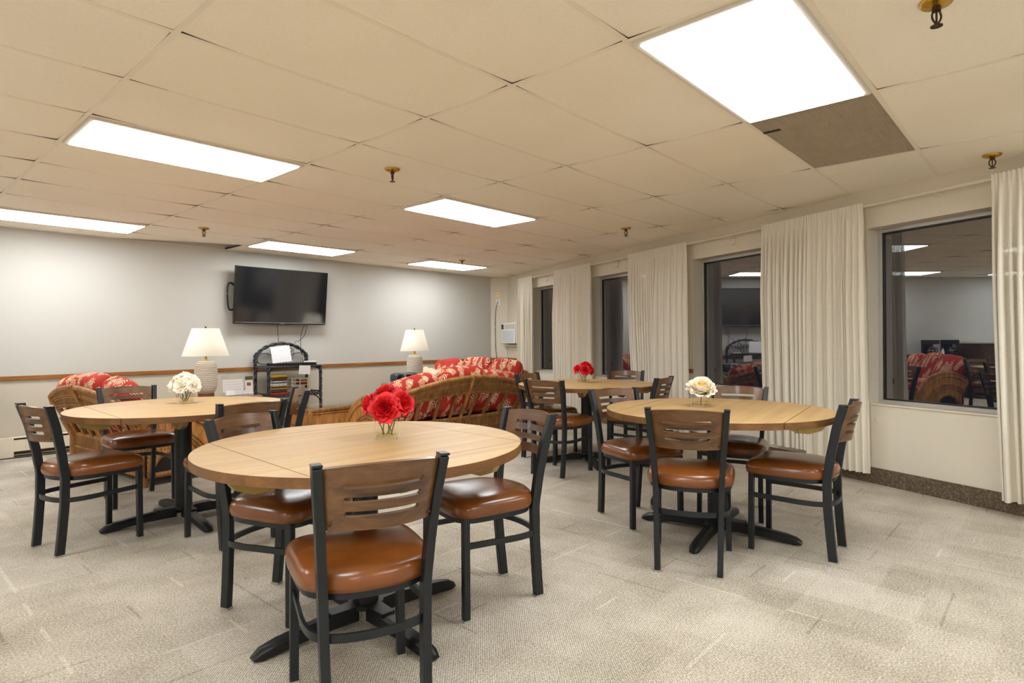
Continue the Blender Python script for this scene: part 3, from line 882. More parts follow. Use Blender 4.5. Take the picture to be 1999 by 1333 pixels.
def reeds(mb, fn, n, m=1, amp=.004, nrm=(0, -1, 0)):
    N = Vector(nrm)
    mb.grid(lambda a, b: fn(a, b)+N*(amp*abs(math.sin(a*n*PI))), n*4, m)
def make_loveseat(name, L=1.5, ze=.665, rise=.115):
    t = thing(name, '', 'sofa')
    HW = L/2
    zt = lambda x: ze+rise*(1-(x/HW)**2)
    zb = lambda x: zt(x)-.115-.06*(1-(x/HW)**2)
    yb = lambda z: -.24*max(0, z-.30)/.48
    P = lambda x, z: Vector((x, yb(z), z))
    xs = [-HW+L*i/24 for i in range(25)]
    mb = MB(); mb.tube([(-HW-.03, yb(ze-.07)-.01, ze-.07)]+[P(x, zt(x)) for x in xs]+[(HW+.03, yb(ze-.07)-.01, ze-.07)], .021, 10); mb.build('top_rail', 'rattan', t, smooth=60)
    mb = MB(); reeds(mb, lambda a, b: P(-HW+L*a, zb(-HW+L*a)+(zt(-HW+L*a)-zb(-HW+L*a))*b)+Vector((0, -.004, 0)), 74, 4, .005)
    reeds(mb, lambda a, b: P(-HW+L*a, zb(-HW+L*a)+(zt(-HW+L*a)-zb(-HW+L*a))*b)+Vector((0, .012, 0)), 74, 4, .003, (0, 1, 0)); mb.build('woven_band', 'wicker', t, smooth=50)
    mb = MB()
    for k in (0, .52): 
        for dz in (0, .016): mb.tube([P(x, zb(x)+(zt(x)-zb(x))*k+dz)+Vector((0, -.01, 0)) for x in xs], .0085, 6)
    mb.build('moulding', 'rattan', t, smooth=60)
    mb = MB(); mb.tube([P(0, .12)+Vector((0, -.012, 0)), P(0, .30)+Vector((0, -.012, 0)), P(0, .55)+Vector((0, -.014, 0)), P(0, zt(0)+.018)+Vector((0, -.018, 0))], .02, 10); mb.build('center_post', 'rattan', t, smooth=60)
    for f_ in (-.85, -.61, -.36, -.14, .14, .36, .61, .85):
        x = f_*HW; x1 = min(HW-.03, max(-HW+.03, x*1.06)); mb = MB(); mb.bar([P(x, .30), P((x+x1)/2, .44), P(x1, zb(x1)+.01)], .036, .018, upv=(0, 1, 0)); mb.build('back_slat', 'wicker', t, bevel=.004)
    mb = MB()
    for z in (.31, .085): mb.tube([(-HW, .0, z), (HW, .0, z)], .018, 8)
    for x in (-HW, HW): mb.tube([(x, 0, .085), (x, 0, .31), (x*1.015, yb(ze-.05), ze-.05)], .018, 8)
    mb.tube([(-HW, .66, .30), (HW, .66, .30)], .02, 8); mb.tube([(-HW, .66, .09), (HW, .66, .09)], .018, 8)
    mb.build('frame', 'rattan', t, smooth=60)
    mb = MB(); reeds(mb, lambda a, b: Vector((-HW+L*a, -.004, .085+.22*b)), 80, 2, .005); reeds(mb, lambda a, b: Vector((-HW+L*a, .664, .09+.21*b)), 80, 2, .005, (0, 1, 0))
    mb.box((0, .33, .29), (L, .64, .02)); mb.build('skirt_panel', 'wicker', t)
    mb = MB(); mb.tube([(-HW, -.012, .195), (HW, -.012, .195)], .01, 6); mb.build('skirt_moulding', 'rattan', t, smooth=60)
    # arms with sunburst panels
    cy, cz, A, B = .20, .085, .45, .50
    for sx in (-1, 1):
        x0 = sx*HW
        def E(r, th, dx):
            zz = cz+B*r*math.sin(th)
            return Vector((x0+sx*dx, max(cy+A*r*math.cos(th), yb(zz)-.005), zz))
        mb = MB(); N = 22
        for side in (.012, -.055):
            for k in range(N):
                t0, t1 = PI*k/N, PI*(k+1)/N
                for r0, r1 in ((.36, .66), (.66, 1.)):
                    v = [mb.bm.verts.new(E(r, th, side+(.006 if q else 0)*(1 if side > 0 else -1))) for r, th, q in ((r0, t0, 0), (r1, t0, 0), (r1, t1, 1), (r0, t1, 1))]
                    mb.bm.faces.new(v)
                    w = [mb.bm.verts.new(E(r, t1, side+d)) for r, d in ((r0, 0), (r1, 0), (r1, .006 if side > 0 else -.006), (r0, .006 if side > 0 else -.006))]
                    mb.bm.faces.new(w)
        arm = mb.build('sunburst_arm', 'wickerlight', t)
        mb = MB(); th = [PI*k/30 for k in range(31)]
        mb.tube([E(1.02, a, -.02) for a in th], .036, 10); arm2 = mb.build('arm_rim', 'rattan', arm, smooth=60)
        mb = MB()
        for r in (.92, .69, .63, .57): mb.tube([E(r, a, .017) for a in th], .0095, 6)
        mb.tube([E(.36, a, .0) for a in th], .026, 8)
        mb.build('arm_moulding', 'rattan', arm, smooth=60)
        mb = MB(); mb.tube([(x0, 0, cz), (x0, cy+A, cz)], .024, 8); mb.build('arm_rail', 'rattan', arm, smooth=60)
        mb = MB(); mb.box((x0-sx*.028, cy, cz+.09), (.05, A*.66, .20)); mb.build('arm_hollow_shade', 'blackplastic', arm)  # black box painted in for the shadow inside the arch opening
    for sx in (-1, 1):
        for y in (.0, .62):
            mb = MB(); mb.tube([(sx*(HW-.01), y, .11), (sx*(HW-.01), y, .0)], .026, 10); mb.build('leg', 'rattan', t, smooth=60)
    cw = (L-.10)/3
    for k in (-1, 0, 1):
        mb = MB(); puff(mb, (k*cw, .34, .395), (cw*1.0, .60, .17), .45); mb.build('seat_cushion', 'floral', t, smooth=80)
    for k in (-1, 0, 1):
        z = ze+rise-.135 if k == 0 else ze-.03
        hh = .53 if k == 0 else .49
        mb = MB(); puff(mb, (k*cw*1.0, -.5*(z-.30)+.165, z), (cw*1.06, .22, hh), .5, Euler((R(24), R(k*min(9., rise*60)), R(-4*k))).to_matrix()); mb.build('back_cushion', 'floral', t, smooth=80)
    return t
LS = [((3.63, 2.36), 0, 'large rattan sofa with red leaf-print cushions, its curved back to the camera'),
      ((.685, 3.66), -84.3, 'rattan loveseat at the left, red cushions, behind the white roses table'),
      ((5.60, 4.08), 113.5, 'farthest loveseat, only its red cushion tops visible near the air conditioner')]
for i, ((x, y), a, lab) in enumerate(LS):
    o = make_loveseat('rattan_sofa', 2.0, .60, .165) if i == 0 else (make_loveseat('rattan_loveseat') if i == 1 else copy_tree(o))
    o.location = (x, y, 0); o.rotation_euler = (0, 0, R(a)); o['label'] = lab; o['group'] = 'rattan seats with red cushions'

# coffee table
t = thing('coffee_table', 'low rattan coffee table with a clear glass top, behind the front table', 'coffee table', (2.90, 3.575, 0))
mb = MB(); w, d = .465, .215
for sx in (-1, 1):
    for sy in (-1, 1):
        k = MB(); k.tube([(sx*w, sy*d, 0), (sx*w, sy*d, .435)], .028, 10); k.build('leg', 'rattan', t, smooth=60)
for z, r in ((.42, .022), (.385, .012), (.09, .018), (.25, .012)):
    mb.tube([(-w, -d, z), (w, -d, z), (w, d, z), (-w, d, z)], r, 8, closed=True)
mb.build('frame', 'rattan', t, smooth=60)
mb = MB()
reeds(mb, lambda a, b: Vector((-w+2*w*a, -d+.006, .09+.32*b)), 46, 1, .005); reeds(mb, lambda a, b: Vector((-w+2*w*a, d-.006, .09+.32*b)), 46, 1, .005, (0, 1, 0))
reeds(mb, lambda a, b: Vector((-w+.006, -d+2*d*a, .09+.32*b)), 22, 1, .005, (-1, 0, 0)); reeds(mb, lambda a, b: Vector((w-.006, -d+2*d*a, .09+.32*b)), 22, 1, .005, (1, 0, 0))
mb.build('wicker_panel', 'wickerlight', t, smooth=50)
mb = MB(); mb.box((.04, 0, .4475), (1.12, .54, .010)); mb.build('glass_top', 'tableglass', t, bevel=.003)

# end tables
def end_table(label, x, y, w, d, h):
    t = thing('end_table', label, 'end table', (x, y, 0), 0, 'rattan end tables')
    a, b = w/2-.03, d/2-.03
    for sx in (-1, 1):
        for sy in (-1, 1):
            k = MB(); k.tube([(sx*a, sy*b, 0), (sx*a, sy*b, h-.03)], .022, 10); k.build('leg', 'rattan', t, smooth=60)
    mb = MB()
    for z in (h-.045, h-.10, .16): mb.tube([(-a, -b, z), (a, -b, z), (a, b, z), (-a, b, z)], .013, 8, closed=True)
    mb.build('frame', 'rattan', t, smooth=60)
    mb = MB(); mb.box((0, 0, .17), (w-.08, d-.08, .015)); mb.build('lower_shelf', 'wicker', t)
    mb = MB(); mb.box((0, 0, h-.022), (w, d, .026)); mb.build('top_rim', 'rattan', t, bevel=.008)
    mb = MB(); mb.box((0, 0, h-.0045), (w-.01, d-.01, .009)); mb.build('glass_top', 'tableglass', t)
    return t
end_table('rattan end table under the left lamp, behind the white roses table', 1.85, 4.03, .56, .54, .597)
end_table('rattan end table under the right lamp and the radio', 4.18, 3.84, .60, .56, .60)

# lamps
def lamp(label, x, y, z, r0, r1):
    t = thing('table_lamp', label, 'lamp', (x, y, z), 0, 'table lamps')
    k = MB(); k.lathe([(0, 0), (.078, 0), (.076, .034), (0, .034)], seg=28); k.build('foot', 'walnutfoot', t, smooth=40)
    k = MB(); prof = [(0, .034), (.074, .034), (.09, .055), (.102, .09), (.108, .14), (.109, .22), (.106, .28), (.096, .325), (.078, .352), (.06, .365), (0, .366)]
    k.lathe([(v.x, v.z) for v in smoothpath([(a, 0, b) for a, b in prof[1:-1]], 4)], seg=36); k.build('body', 'ceramic', t, smooth=70)
    k = MB(); k.lathe([(.0, .364), (.058, .364), (.056, .370), (.016, .372), (.012, .376), (.012, .43), (0, .43)], seg=20); k.build('neck', 'brass', t, smooth=40)
    k = MB(); A = k.lathe([(r0, .413), (r1, .695)], seg=40)
    bmesh.ops.solidify(k.bm, geom=k.bm.faces[:], thickness=.003); k.build('lamp_shade', 'shade', t, smooth=50)
    k = MB()
    for a in range(3): k.tube([(0, 0, .69), ((r1-.002)*math.cos(a*2.094), (r1-.002)*math.sin(a*2.094), .69)], .0025, 5)
    k.tube([(0, 0, .43), (0, 0, .70)], .003, 5); k.build('harp', 'brass', t)
    k = MB(); k.lathe([(0, .694), (.008, .696), (.010, .706), (.006, .716), (0, .718)], seg=12); k.build('finial', 'bronze', t, smooth=50)
    return t
def added_bulb(t):  # glow added inside the lamp to brighten its shade and the ceiling
    k = MB(); k.lathe([(0, .50), (.012, .50), (.016, .53), (.03, .565), (.028, .595), (.014, .612), (0, .614)], seg=16); k.build('added_bulb', 'added_bulb', t, smooth=60)
added_bulb(lamp('left table lamp with a wide white shade and pale ribbed body', 1.655, 4.03, .598, .221, .127))
added_bulb(lamp('right table lamp with a narrow white shade, beside the radio', 4.31, 3.95, .601, .192, .117))

# acrylic sign holder on the left end table
t = thing('sign_holder', 'clear sign holder with printed sheets beside the left lamp', 'sign holder', (1.935, 3.93, .598), R(2))
k = MB(); k.box((0, -.02, .003), (.33, .10, .004)); k.box((0, .006, .10), (.33, .003, .21), (R(-6), 0, 0)); k.build('acrylic', 'acrylic', t)
k = MB(); k.box((-.05, -.001, .100), (.22, .0012, .13), (R(-6), 0, 0)); k.build('schedule_sheet', 'paper', t)
lf = MB(); lf.box((.118, -.003, .112), (.085, .0015, .155), (R(-6), 0, 0)); lf = lf.build('leaflet', 'clearwhite', t); lf['label'] = 'narrow leaflet with green bands'
k = MB(); k.box((.118, -.0075, .170), (.085, .001, .036), (R(-6), 0, 0)); k.build('green_band', 'green', lf)
k = MB(); k.box((.116, .0005, .06), (.078, .001, .024), (R(-6), 0, 0)); k.build('green_band', 'green', lf)
k = MB(); k.box((.118, -.0045, .105), (.045, .001, .035), (R(-6), 0, 0)); k.build('picture', 'photo', lf)
k = MB(); k.box((-.10, -.045, .028), (.09, .0012, .05), (R(-20), 0, 0)); k.build('card', 'clearwhite', t)
k = MB(); k.box((.0, -.03, .02), (.30, .0012, .04), (R(-20), 0, 0)); k.build('lower_sheet', 'paper2', t)

# portable radio
t = thing('portable_radio', 'dark grey rounded portable radio on the right end table', 'radio', (4.02, 3.79, .601), R(-4))
k = MB(); puff(k, (0, 0, .072), (.37, .22, .142), .45); k.build('body', 'greypl', t, smooth=80)
k = MB(); k.box((-.02, -.100, .075), (.12, .03, .125), (R(-8), 0, 0), bevel=.01); fr = k.build('control_panel', 'silver', t)
k = MB(); k.box((-.02, -.114, .105), (.075, .01, .03), (R(-8), 0, 0)); k.box((-.02, -.119, .05), (.08, .01, .025), (R(-8), 0, 0)); k.build('display', 'blackplastic', fr)
for sx in (-1, 1):
    k = MB(); k.lathe([(0, -.006), (.048, -.006), (.05, .004), (0, .01)], seg=20); k.xf(Matrix.Translation((-.02+sx*.115, -.098, .07)) @ Matrix.Rotation(R(90), 4, 'X')); k.build('speaker', 'blackplastic', t, smooth=50)
# throw blanket
t = MB(); rg = random.Random(4)
def bl(a, b):
    x = (a-.5)*.62; y = (b-.5)*.40
    e = max(0., 1-(2*abs(a-.5))**4)*max(0., 1-(2*abs(b-.5))**4)
    z = .15*e**.6*(.75+.25*math.sin(a*9+b*3)*math.cos(b*7)+.15*math.sin(a*17))
    return Vector((x, y, z))
t.grid(bl, 40, 26); o = t.build('throw_blanket', 'blanket', None, smooth=80); o.location = (5.02, 4.50, .60); o.rotation_euler = (0, 0, R(-55))
tag(o, 'cream throw blanket heaped on the arm of the farthest loveseat', 'blanket')

# ------------------------------------------------------------------ television
tv = thing('television', 'wide black flat television tilted on the back wall', 'television', (3.115, 5.275, 1.383))
TVR = Matrix.Rotation(R(6.3), 4, 'X')
def tvb(mb): return mb.xf(TVR)
W, Hh = 1.285, .738
k = MB(); k.box((0, .012, Hh/2), (W, .05, Hh), bevel=.006); tvb(k).build('casing', 'blackplastic', tv)
k = MB(); k.box((0, -.0145, Hh/2+.008), (W-.018, .003, Hh-.032)); tvb(k).build('screen', 'screen', tv)
k = MB(); k.box((0, -.0150, .0195), (W-.02, .003, .005)); tvb(k).build('lower_strip', 'silver', tv)
k = MB(); k.box((0, -.0150, .0085), (.05, .003, .006), bevel=.001); tvb(k).build('badge', 'silver', tv)
mt = MB(); mt.box((0, .095, .42), (.30, .02, .42)); mt.box((0, .06, .40), (.12, .07, .10)); mt = mt.build('wall_mount', 'blackplastic', tv)
k = MB(); k.tube(smoothpath([(-.60, .07, .50), (-.66, .07, .52), (-.685, .07, .45), (-.685, .07, .28), (-.665, .07, .18), (-.60, .07, .19)], 6), .012, 8); k.tube([(-.62, .07, .50), (-.15, .09, .46)], .012, 6); k.tube([(-.61, .07, .19), (-.15, .09, .34)], .012, 6); k.build('mount_arm', 'blackplastic', mt, smooth=60)

# media stand of black rattan
st = thing('media_stand', 'black twisted rattan stand with an arched back below the television', 'media stand', (3.13, 5.13, 0))
BX, BY0, BY1, ZT_, ZL = .363, -.185, .185, .832, .462
def twist(mb, pts, r=.018, turns=10):
    P = smoothpath(pts, 10); n = len(P)
    for ph in (0, PI):
        q = []
        for i, p in enumerate(P):
            t_ = (P[min(i+1, n-1)]-P[max(i-1, 0)]).normalized(); a = t_.cross(Vector((.3, .9, .2))).normalized(); b = t_.cross(a)
            an = ph+turns*2*PI*i/n; q.append(p+(a*math.cos(an)+b*math.sin(an))*r*.5)
        mb.tube(q, r*.62, 6)
    mb.tube(P, r*.55, 6)
for sx in (-1, 1):
    k = MB(); twist(k, [(sx*BX, BY0, 0), (sx*BX, BY0, .42), (sx*BX, BY0, ZT_)], .022, 5); k.build('leg', 'blackrattan', st, smooth=60)
    k = MB(); twist(k, [(sx*BX, BY1, 0), (sx*BX, BY1, .42), (sx*BX, BY1, ZT_)], .022, 5); k.build('leg', 'blackrattan', st, smooth=60)
k = MB(); arch = [(-BX, BY1, ZT_), (-BX, BY1, .95), (-BX*.9, BY1, 1.0), (-BX*.55, BY1, 1.085), (0, BY1, 1.125), (BX*.55, BY1, 1.085), (BX*.9, BY1, 1.0), (BX, BY1, .95), (BX, BY1, ZT_)]
twist(k, arch, .024, 7); ar = k.build('arched_back', 'blackrattan', st, smooth=60)
k = MB()
for sx in (-1, 1):
    k.tube(smoothpath([(sx*.08, BY1, .85), (sx*.30, BY1, .86), (sx*.335, BY1, .93), (sx*.28, BY1, .99), (sx*.18, BY1, .985), (sx*.09, BY1, .93), (sx*.05, BY1, .85)], 6), .006, 6)
    k.tube(smoothpath([(sx*.02, BY1, .86), (sx*.05, BY1, 1.0), (sx*.12, BY1, 1.06), (sx*.15, BY1, 1.03), (sx*.06, BY1, .93)], 6), .006, 6)
k.build('scrollwork', 'blackrattan', ar, smooth=60)
for z, nm in ((ZT_, 'top_shelf'), (ZL, 'lower_shelf')):
    k = MB(); k.box((0, 0, z-.008), (2*BX, BY1-BY0, .012)); 
    for y in (BY0, BY1): k.tube([(-BX, y, z-.012), (BX, y, z-.012)], .017, 8)
    for sx in (-1, 1): k.tube([(sx*BX, BY0, z-.012), (sx*BX, BY1, z-.012)], .017, 8)
    k.build(nm, 'blackrattan', st, smooth=40)
k = MB()
for sx in (-1, 1):
    k.tube(smoothpath([(sx*BX, BY0+.03, ZL+.03), (sx*BX, BY0+.03, ZT_-.06), (sx*BX, BY0+.08, ZT_-.025), (sx*BX, BY1-.08, ZT_-.025), (sx*BX, BY1-.03, ZT_-.06), (sx*BX, BY1-.03, ZL+.06), (sx*BX, BY1-.08, ZL+.02), (sx*BX, BY0+.08, ZL+.02)], 5, True), .010, 6, closed=True)
    k.tube(smoothpath([(sx*BX, BY0, ZL-.14), (sx*(BX-.04), BY0, ZL-.06), (sx*(BX-.12), BY0, ZL-.02)], 5), .009, 6)
    k.tube(smoothpath([(sx*BX, BY0, ZT_-.12), (sx*(BX-.02), BY0, ZT_-.05), (sx*(BX-.09), BY0, ZT_-.022)], 5), .009, 6)
k.build('brace', 'blackrattan', st, smooth=60)
# things on the stand
t = thing('media_player', 'flat black player box on top of the black rattan stand', 'player', (3.165, 5.10, .834))
k = MB(); k.box((0, 0, .018), (.58, .24, .032), bevel=.003); k.build('case', 'blackplastic', t)
k = MB(); k.box((.02, -.121, .018), (.10, .003, .012)); k.build('display', 'screen', t)
k = MB(); k.box((0, 0, .010), (.05, .16, .016), bevel=.004); o = k.build('remote_control', 'clearwhite', None); o.location = (3.40, 5.06, .869); o.rotation_euler = (0, 0, R(70)); tag(o, 'white remote control at the right end of the black player', 'remote')
t = thing('sign_holder', 'leaning clear sign holder with a white notice on the black player', 'sign holder', (3.0, 5.09, .868), R(2))
k = MB(); k.box((-.005, .02, .15), (.29, .003, .30), (R(-10), R(-4), 0)); k.box((0, -.02, .002), (.27, .09, .003)); k.build('acrylic', 'acrylic', t)
k = MB(); k.box((.012, .007, .118), (.27, .0015, .215), (R(-10), R(-4), 0)); k.build('notice_sheet', 'paper2', t)
k = MB(); k.box((0, 0, -.055), (.16, .0015, .115), (R(3), R(3), 0)); o = k.build('paper_notice', 'paper2', None); o.location = (3.245, 4.918, .832); tag(o, 'small white notice hanging from the front edge of the black stand', 'notice')
# film cases
DVC = [(176, 40, 30), (200, 66, 34), (36, 38, 50), (104, 56, 40), (52, 58, 46), (170, 142, 92), (36, 33, 34), (158, 144, 62), (196, 192, 184), (214, 216, 222), (62, 72, 96), (218, 218, 214), (48, 38, 40), (104, 66, 48), (34, 34, 34), (206, 160, 40), (222, 176, 38)]
DVN = ['red', 'orange', 'navy', 'rust', 'olive', 'tan', 'black', 'mustard', 'pale', 'white', 'slate blue', 'white', 'dark brown', 'brown', 'black', 'amber', 'yellow']
for i, c in enumerate(DVC): MT['dvd%d' % i] = plain('film_case_%d' % i, c, .3, var=.55, vscale=110)
ORD = ['lowest', 'second', 'third', 'fourth', 'fifth', 'sixth', 'seventh', 'eighth', 'ninth', 'tenth', 'eleventh', 'twelfth', 'thirteenth', 'fourteenth', 'fifteenth', 'sixteenth', 'topmost']
z = ZL; rg = random.Random(9)
for i in range(17):
    mb = MB(); mb.box((0, 0, .0072), (.19, .136, .0142), bevel=.0012)
    o = mb.build('film_case', ['dvd%d' % i], None); o.location = (2.925+rg.uniform(-.004, .004), 5.03+rg.uniform(-.006, .006), z+.0005); z += .0152; o.rotation_euler = (0, 0, R(rg.uniform(-2, 2)))
    tag(o, '%s film case, %s in the left stack on the lower shelf' % (DVN[i], ORD[i] if i < 16 else 'topmost'), 'film case', 'film cases stacked on the lower shelf')
rk = thing('wire_rack', 'cream wire rack at the right of the lower shelf holding a few cases', 'rack', (3.24, 5.06, ZL))
k = MB()
for zz in (.004, .055, .11, .155, .20):
    for yy in (-.06, .06): k.tube([(-.13, yy, zz), (.09, yy, zz)], .004, 6)
    for xx in (-.13, -.02, .09): k.tube([(xx, -.06, zz), (xx, .06, zz)], .004, 6)
for xx in (-.13, -.02, .09):
    for yy in (-.06, .06): k.tube([(xx, yy, 0), (xx, yy, .205)], .005, 6)
k.build('wire_frame', 'cream', rk, smooth=60)
z = ZL+.117
for i, (ci, nm) in enumerate(((2, 'navy'), (0, 'red'), (13, 'brown'), (5, 'tan'))):
    if i == 2: z = ZL+.162
    mb = MB(); mb.box((0, 0, .0072), (.098, .11, .0142), bevel=.0012); o = mb.build('film_case', ['dvd%d' % ci], None); o.location = (3.276, 5.06, z); z += .0152
    tag(o, '%s film case lying in the cream wire rack' % nm, 'film case', 'film cases in the wire rack')
# television leads
def cord(label, pts, r=.0035, mat='blackplastic', cat='cord', group=None, name='power_cord'):
    mb = MB(); mb.tube(smoothpath(pts, 8), r, 6); return tag(mb.build(name, mat, None, smooth=60), label, cat, group)
cord('black lead hanging from the middle of the television to the stand', [(3.068, 5.31, 1.395), (3.085, 5.33, 1.28), (3.096, 5.34, 1.19), (3.10, 5.36, 1.05), (3.05, 5.27, .89)], group='television leads', name='cable')
cord('straight black lead falling from the right of the television', [(3.469, 5.31, 1.395), (3.43, 5.345, 1.232), (3.436, 5.35, 1.0), (3.427, 5.30, .90), (3.40, 5.22, .885)], group='television leads', name='cable')
cord('kinked black lead bending left from the right of the television', [(3.508, 5.31, 1.395), (3.476, 5.34, 1.232), (3.40, 5.34, 1.165), (3.338, 5.34, 1.14), (3.315, 5.34, 1.02), (3.277, 5.28, .95), (3.22, 5.23, .88)], group='television leads', name='cable')

# ------------------------------------------------------------------ baseboard heater, cord on floor
t = thing('baseboard_heater', 'long cream baseboard heater along the left of the back wall', 'heater', (1.25, YB-.012, 0))
k = MB(); k.box((0, -.045, .118), (2.0, .012, .118)); k.box((0, -.006, .11), (2.0, .010, .19)); k.box((0, -.03, .198), (2.0, .06, .008)); k.build('cover', 'cream', t, bevel=.003)
k = MB(); k.box((0, -.024, .11), (1.98, .02, .16)); k.build('fin_slot', 'gap', t)
for x in (-1.04, 1.04): k = MB(); k.box((x, -.03, .105), (.19, .062, .20), bevel=.006); k.build('end_cap', 'cream', t)
cord('black cord lying on the carpet along the baseboard heater', [(-.6, 5.28, .006), (.2, 5.29, .006), (.7, 5.27, .006), (1.2, 5.29, .006), (1.9, 5.28, .006)], .006)
k = MB(); k.box((0, 0, .0015), (.012, .008, .002)); o = k.build('paper_scrap', 'blue', None); o.location = (.468, .484, .0); o.rotation_euler = (0, 0, .6); tag(o, 'tiny blue scrap on the carpet left of the front table', 'scrap')

# ------------------------------------------------------------------ air conditioner, outlets
t = thing('air_conditioner', 'white wall air conditioner in the far corner beside the first curtain', 'air conditioner', rw(5.437, .001, 1.09), ANG)
W2 = .59/2
k = MB(); k.box((0, .06, .185), (.59, .12, .37), bevel=.01); k.build('body', 'white', t)
k = MB(); k.box((0, .135, .178), (.585, .035, .355), bevel=.014); fp = k.build('front_panel', 'white', t)
k = MB(); k.box((-.02, .1525, .125), (.50, .004, .21), bevel=.002); k.build('intake_grille', 'acgrille', fp)
k = MB(); k.box((.225, .1525, .300), (.10, .004, .09)); k.build('control_display', 'screen', fp)
k = MB(); k.box((-.06, .151, .30), (.42, .004, .085))
k.build('vent_opening', 'gap', fp)
k = MB()
for i in range(13): k.box((-.25+.032*i, .1545, .30), (.011, .006, .085), (0, 0, R(20)))
k.build('louver', 'white', fp)
k = MB(); k.box((-W2-.0015, .07, .2), (.003, .04, .14)); k.build('side_vent', 'acgrille', t)
k = MB(); rwbox(k, 5.11, 5.76, 0.001, .06, 1.03, 1.06); o = k.build('support_ledge', 'cream', None, bevel=.003); tag(o, 'narrow cream ledge on the wall right under the air conditioner', 'ledge')
cord('white cord hanging below the air conditioner', [rw(5.70, .10, 1.09), rw(5.73, .06, .98), rw(5.72, .04, .86), rw(5.73, .03, .60)], .005, 'white')
cd_ = (PC1-PC0).normalized(); cn = Vector((cd_.y, -cd_.x, 0)); cn = cn if cn.dot(Vector((-1, -1, 0))) > 0 else -cn
CROT = Matrix((cd_, -cn, up)).transposed()
for zz, m_, lab, dx in ((2.005, 'brassdull', 'upper ivory and brass outlet on the corner wall', .139), (1.862, 'white', 'lower white outlet with a black plug on the corner wall', .143)):
    t = thing('wall_outlet', lab, 'outlet', PC0+cd_*dx+cn*.001+Vector((0, 0, zz)), math.atan2(cd_.y, cd_.x), 'corner wall outlets')
    sgn = -1
    k = MB(); k.box((0, sgn*.003, 0), (.075, .006, .118), bevel=.002); pl = k.build('cover_plate', m_, t)
    for dz in (-.024, .024):
        k = MB(); k.lathe([(0, .0), (.016, .0), (.016, .008), (0, .008)], seg=14); k.xf(Matrix.Translation((0, sgn*.001, dz)) @ Matrix.Rotation(R(90), 4, 'X')); k.build('socket', 'cream' if zz > 1.9 else 'acgrille', pl)
cc = lambda s_, z_: PC0+cd_*s_+cn*.014+Vector((0, 0, z_))
cord('thin black cord dropping from the white corner outlet to the floor', [cc(.143, 1.862), cc(.125, 1.82), cc(.10, 1.70), cc(.086, 1.47), cc(.088, 1.2), cc(.093, .995), cc(.118, .75)+cn*.015, cc(.12, .3), cc(.12, .01)], .005)

# ------------------------------------------------------------------ curtain rod and curtains
t = thing('curtain_rod', 'long white curtain rod running above all the windows', 'curtain rod', (0, 0, 0))
k = MB(); k.tube([rw(5.13, .09, 2.195), rw(-4.7, .09, 2.195)], .0125, 10); k.build('rod', 'cream', t, smooth=60)
k = MB(); k.lathe([(0, -.02), (.02, -.012), (.022, 0), (.02, .012), (0, .02)], seg=12); k.xf(Matrix.Translation(rw(5.14, .09, 2.195)) @ Matrix.Rotation(ANG, 4, 'Z') @ Matrix.Rotation(R(90), 4, 'Y')); k.build('finial', 'cream', t, smooth=60)
for s_ in (4.25, 2.28, .22, -1.76, -3.9):
    k = MB(); k.tube([rw(s_-.02, .09, 2.195), rw(s_+.02, .09, 2.195)], .017, 10); k.build('joint_collar', 'cream', t, smooth=60)
    k = MB(); rwbox(k, s_-.075, s_-.055, 0, .006, 2.10, 2.20); rwbox(k, s_-.07, s_-.06, 0, .09, 2.172, 2.182); k.tube(smoothpath([rw(s_-.065, .005, 2.12), rw(s_-.065, .035, 2.105), rw(s_-.065, .04, 2.13)], 4), .004, 6); k.build('bracket', 'cream', t)
def curtain(label, s0, s1, z0, seed, pull0=0., pull1=0.):
    rg = random.Random(seed); n = max(6, int(abs(s0-s1)/.046)); 
    ph = [rg.uniform(0, 6.28) for _ in range(5)]; am = [rg.uniform(.35, 1.35) for _ in range(n+2)]
    mb = MB(); nu, nv = n*10, 34
    def fn(a, b):
        z = z0+(2.219-z0)*b; t_ = 1-b
        s_ = s0+(s1-s0)*a+(pull0*(1-a)+pull1*a)*t_**1.5
        w = a+.010*math.sin(7*a+ph[0])+.006*math.sin(17*a+ph[1])+.004*math.sin(3*t_+ph[2])*t_
        i = int(w*n); f = w*n-i; amp = am[i]*(1-f)+am[i+1]*f
        k = math.sin(w*n*2*PI); k2 = math.sin(w*n*PI*.93+ph[3])
        A = (.014+.030*min(1, t_*3)) if z < 2.17 else .008
        k = k*(.72+.28*k*k)
        o = .10+A*amp*k+.012*k2*t_
        kh = math.sin(w*n*4*PI+ph[4]*0); h_ = min(1., max(0., (z-2.10)/.07)); o = o*(1-h_)+h_*(.109+.0045*kh)
        s2 = s_+.010*amp*math.sin(w*n*4*PI+ph[4])*min(1, t_*3)
        return rw(s2, max(.03, o), z+.004*math.sin(w*n*4*PI)*(1 if b > .98 else 0))
    mb.grid(fn, nu, nv)
    o = mb.build('curtain', 'sheer', None, smooth=80)
    return tag(o, label, 'curtain', 'sheer white curtains')
curtain('narrow cream curtain farthest away, beside the air conditioner', 5.08, 4.54, .10, 1)
curtain('cream curtain on the far pier, its left half, behind the far red roses', 3.78, 3.24, .12, 2, -.05)
curtain('cream curtain on the far pier, its right half, behind the far table', 3.25, 2.71, .10, 3)
curtain('cream curtain on the middle pier, its left half', 1.83, 1.28, .14, 4, -.16, -.03)
curtain('cream curtain on the middle pier, its right half, left of the big reflection', 1.29, .755, .12, 5, 0, -.02)
curtain('tall cream curtain behind the cream rose table, left half with the higher hem', -.28, -.80, .185, 6, -.05)
curtain('tall cream curtain behind the rightmost chair, right half with the lower hem', -.79, -1.30, .088, 7, 0, -.035)
curtain('nearest cream curtain at the right edge of the picture', -2.19, -2.80, .10, 8, -.05)
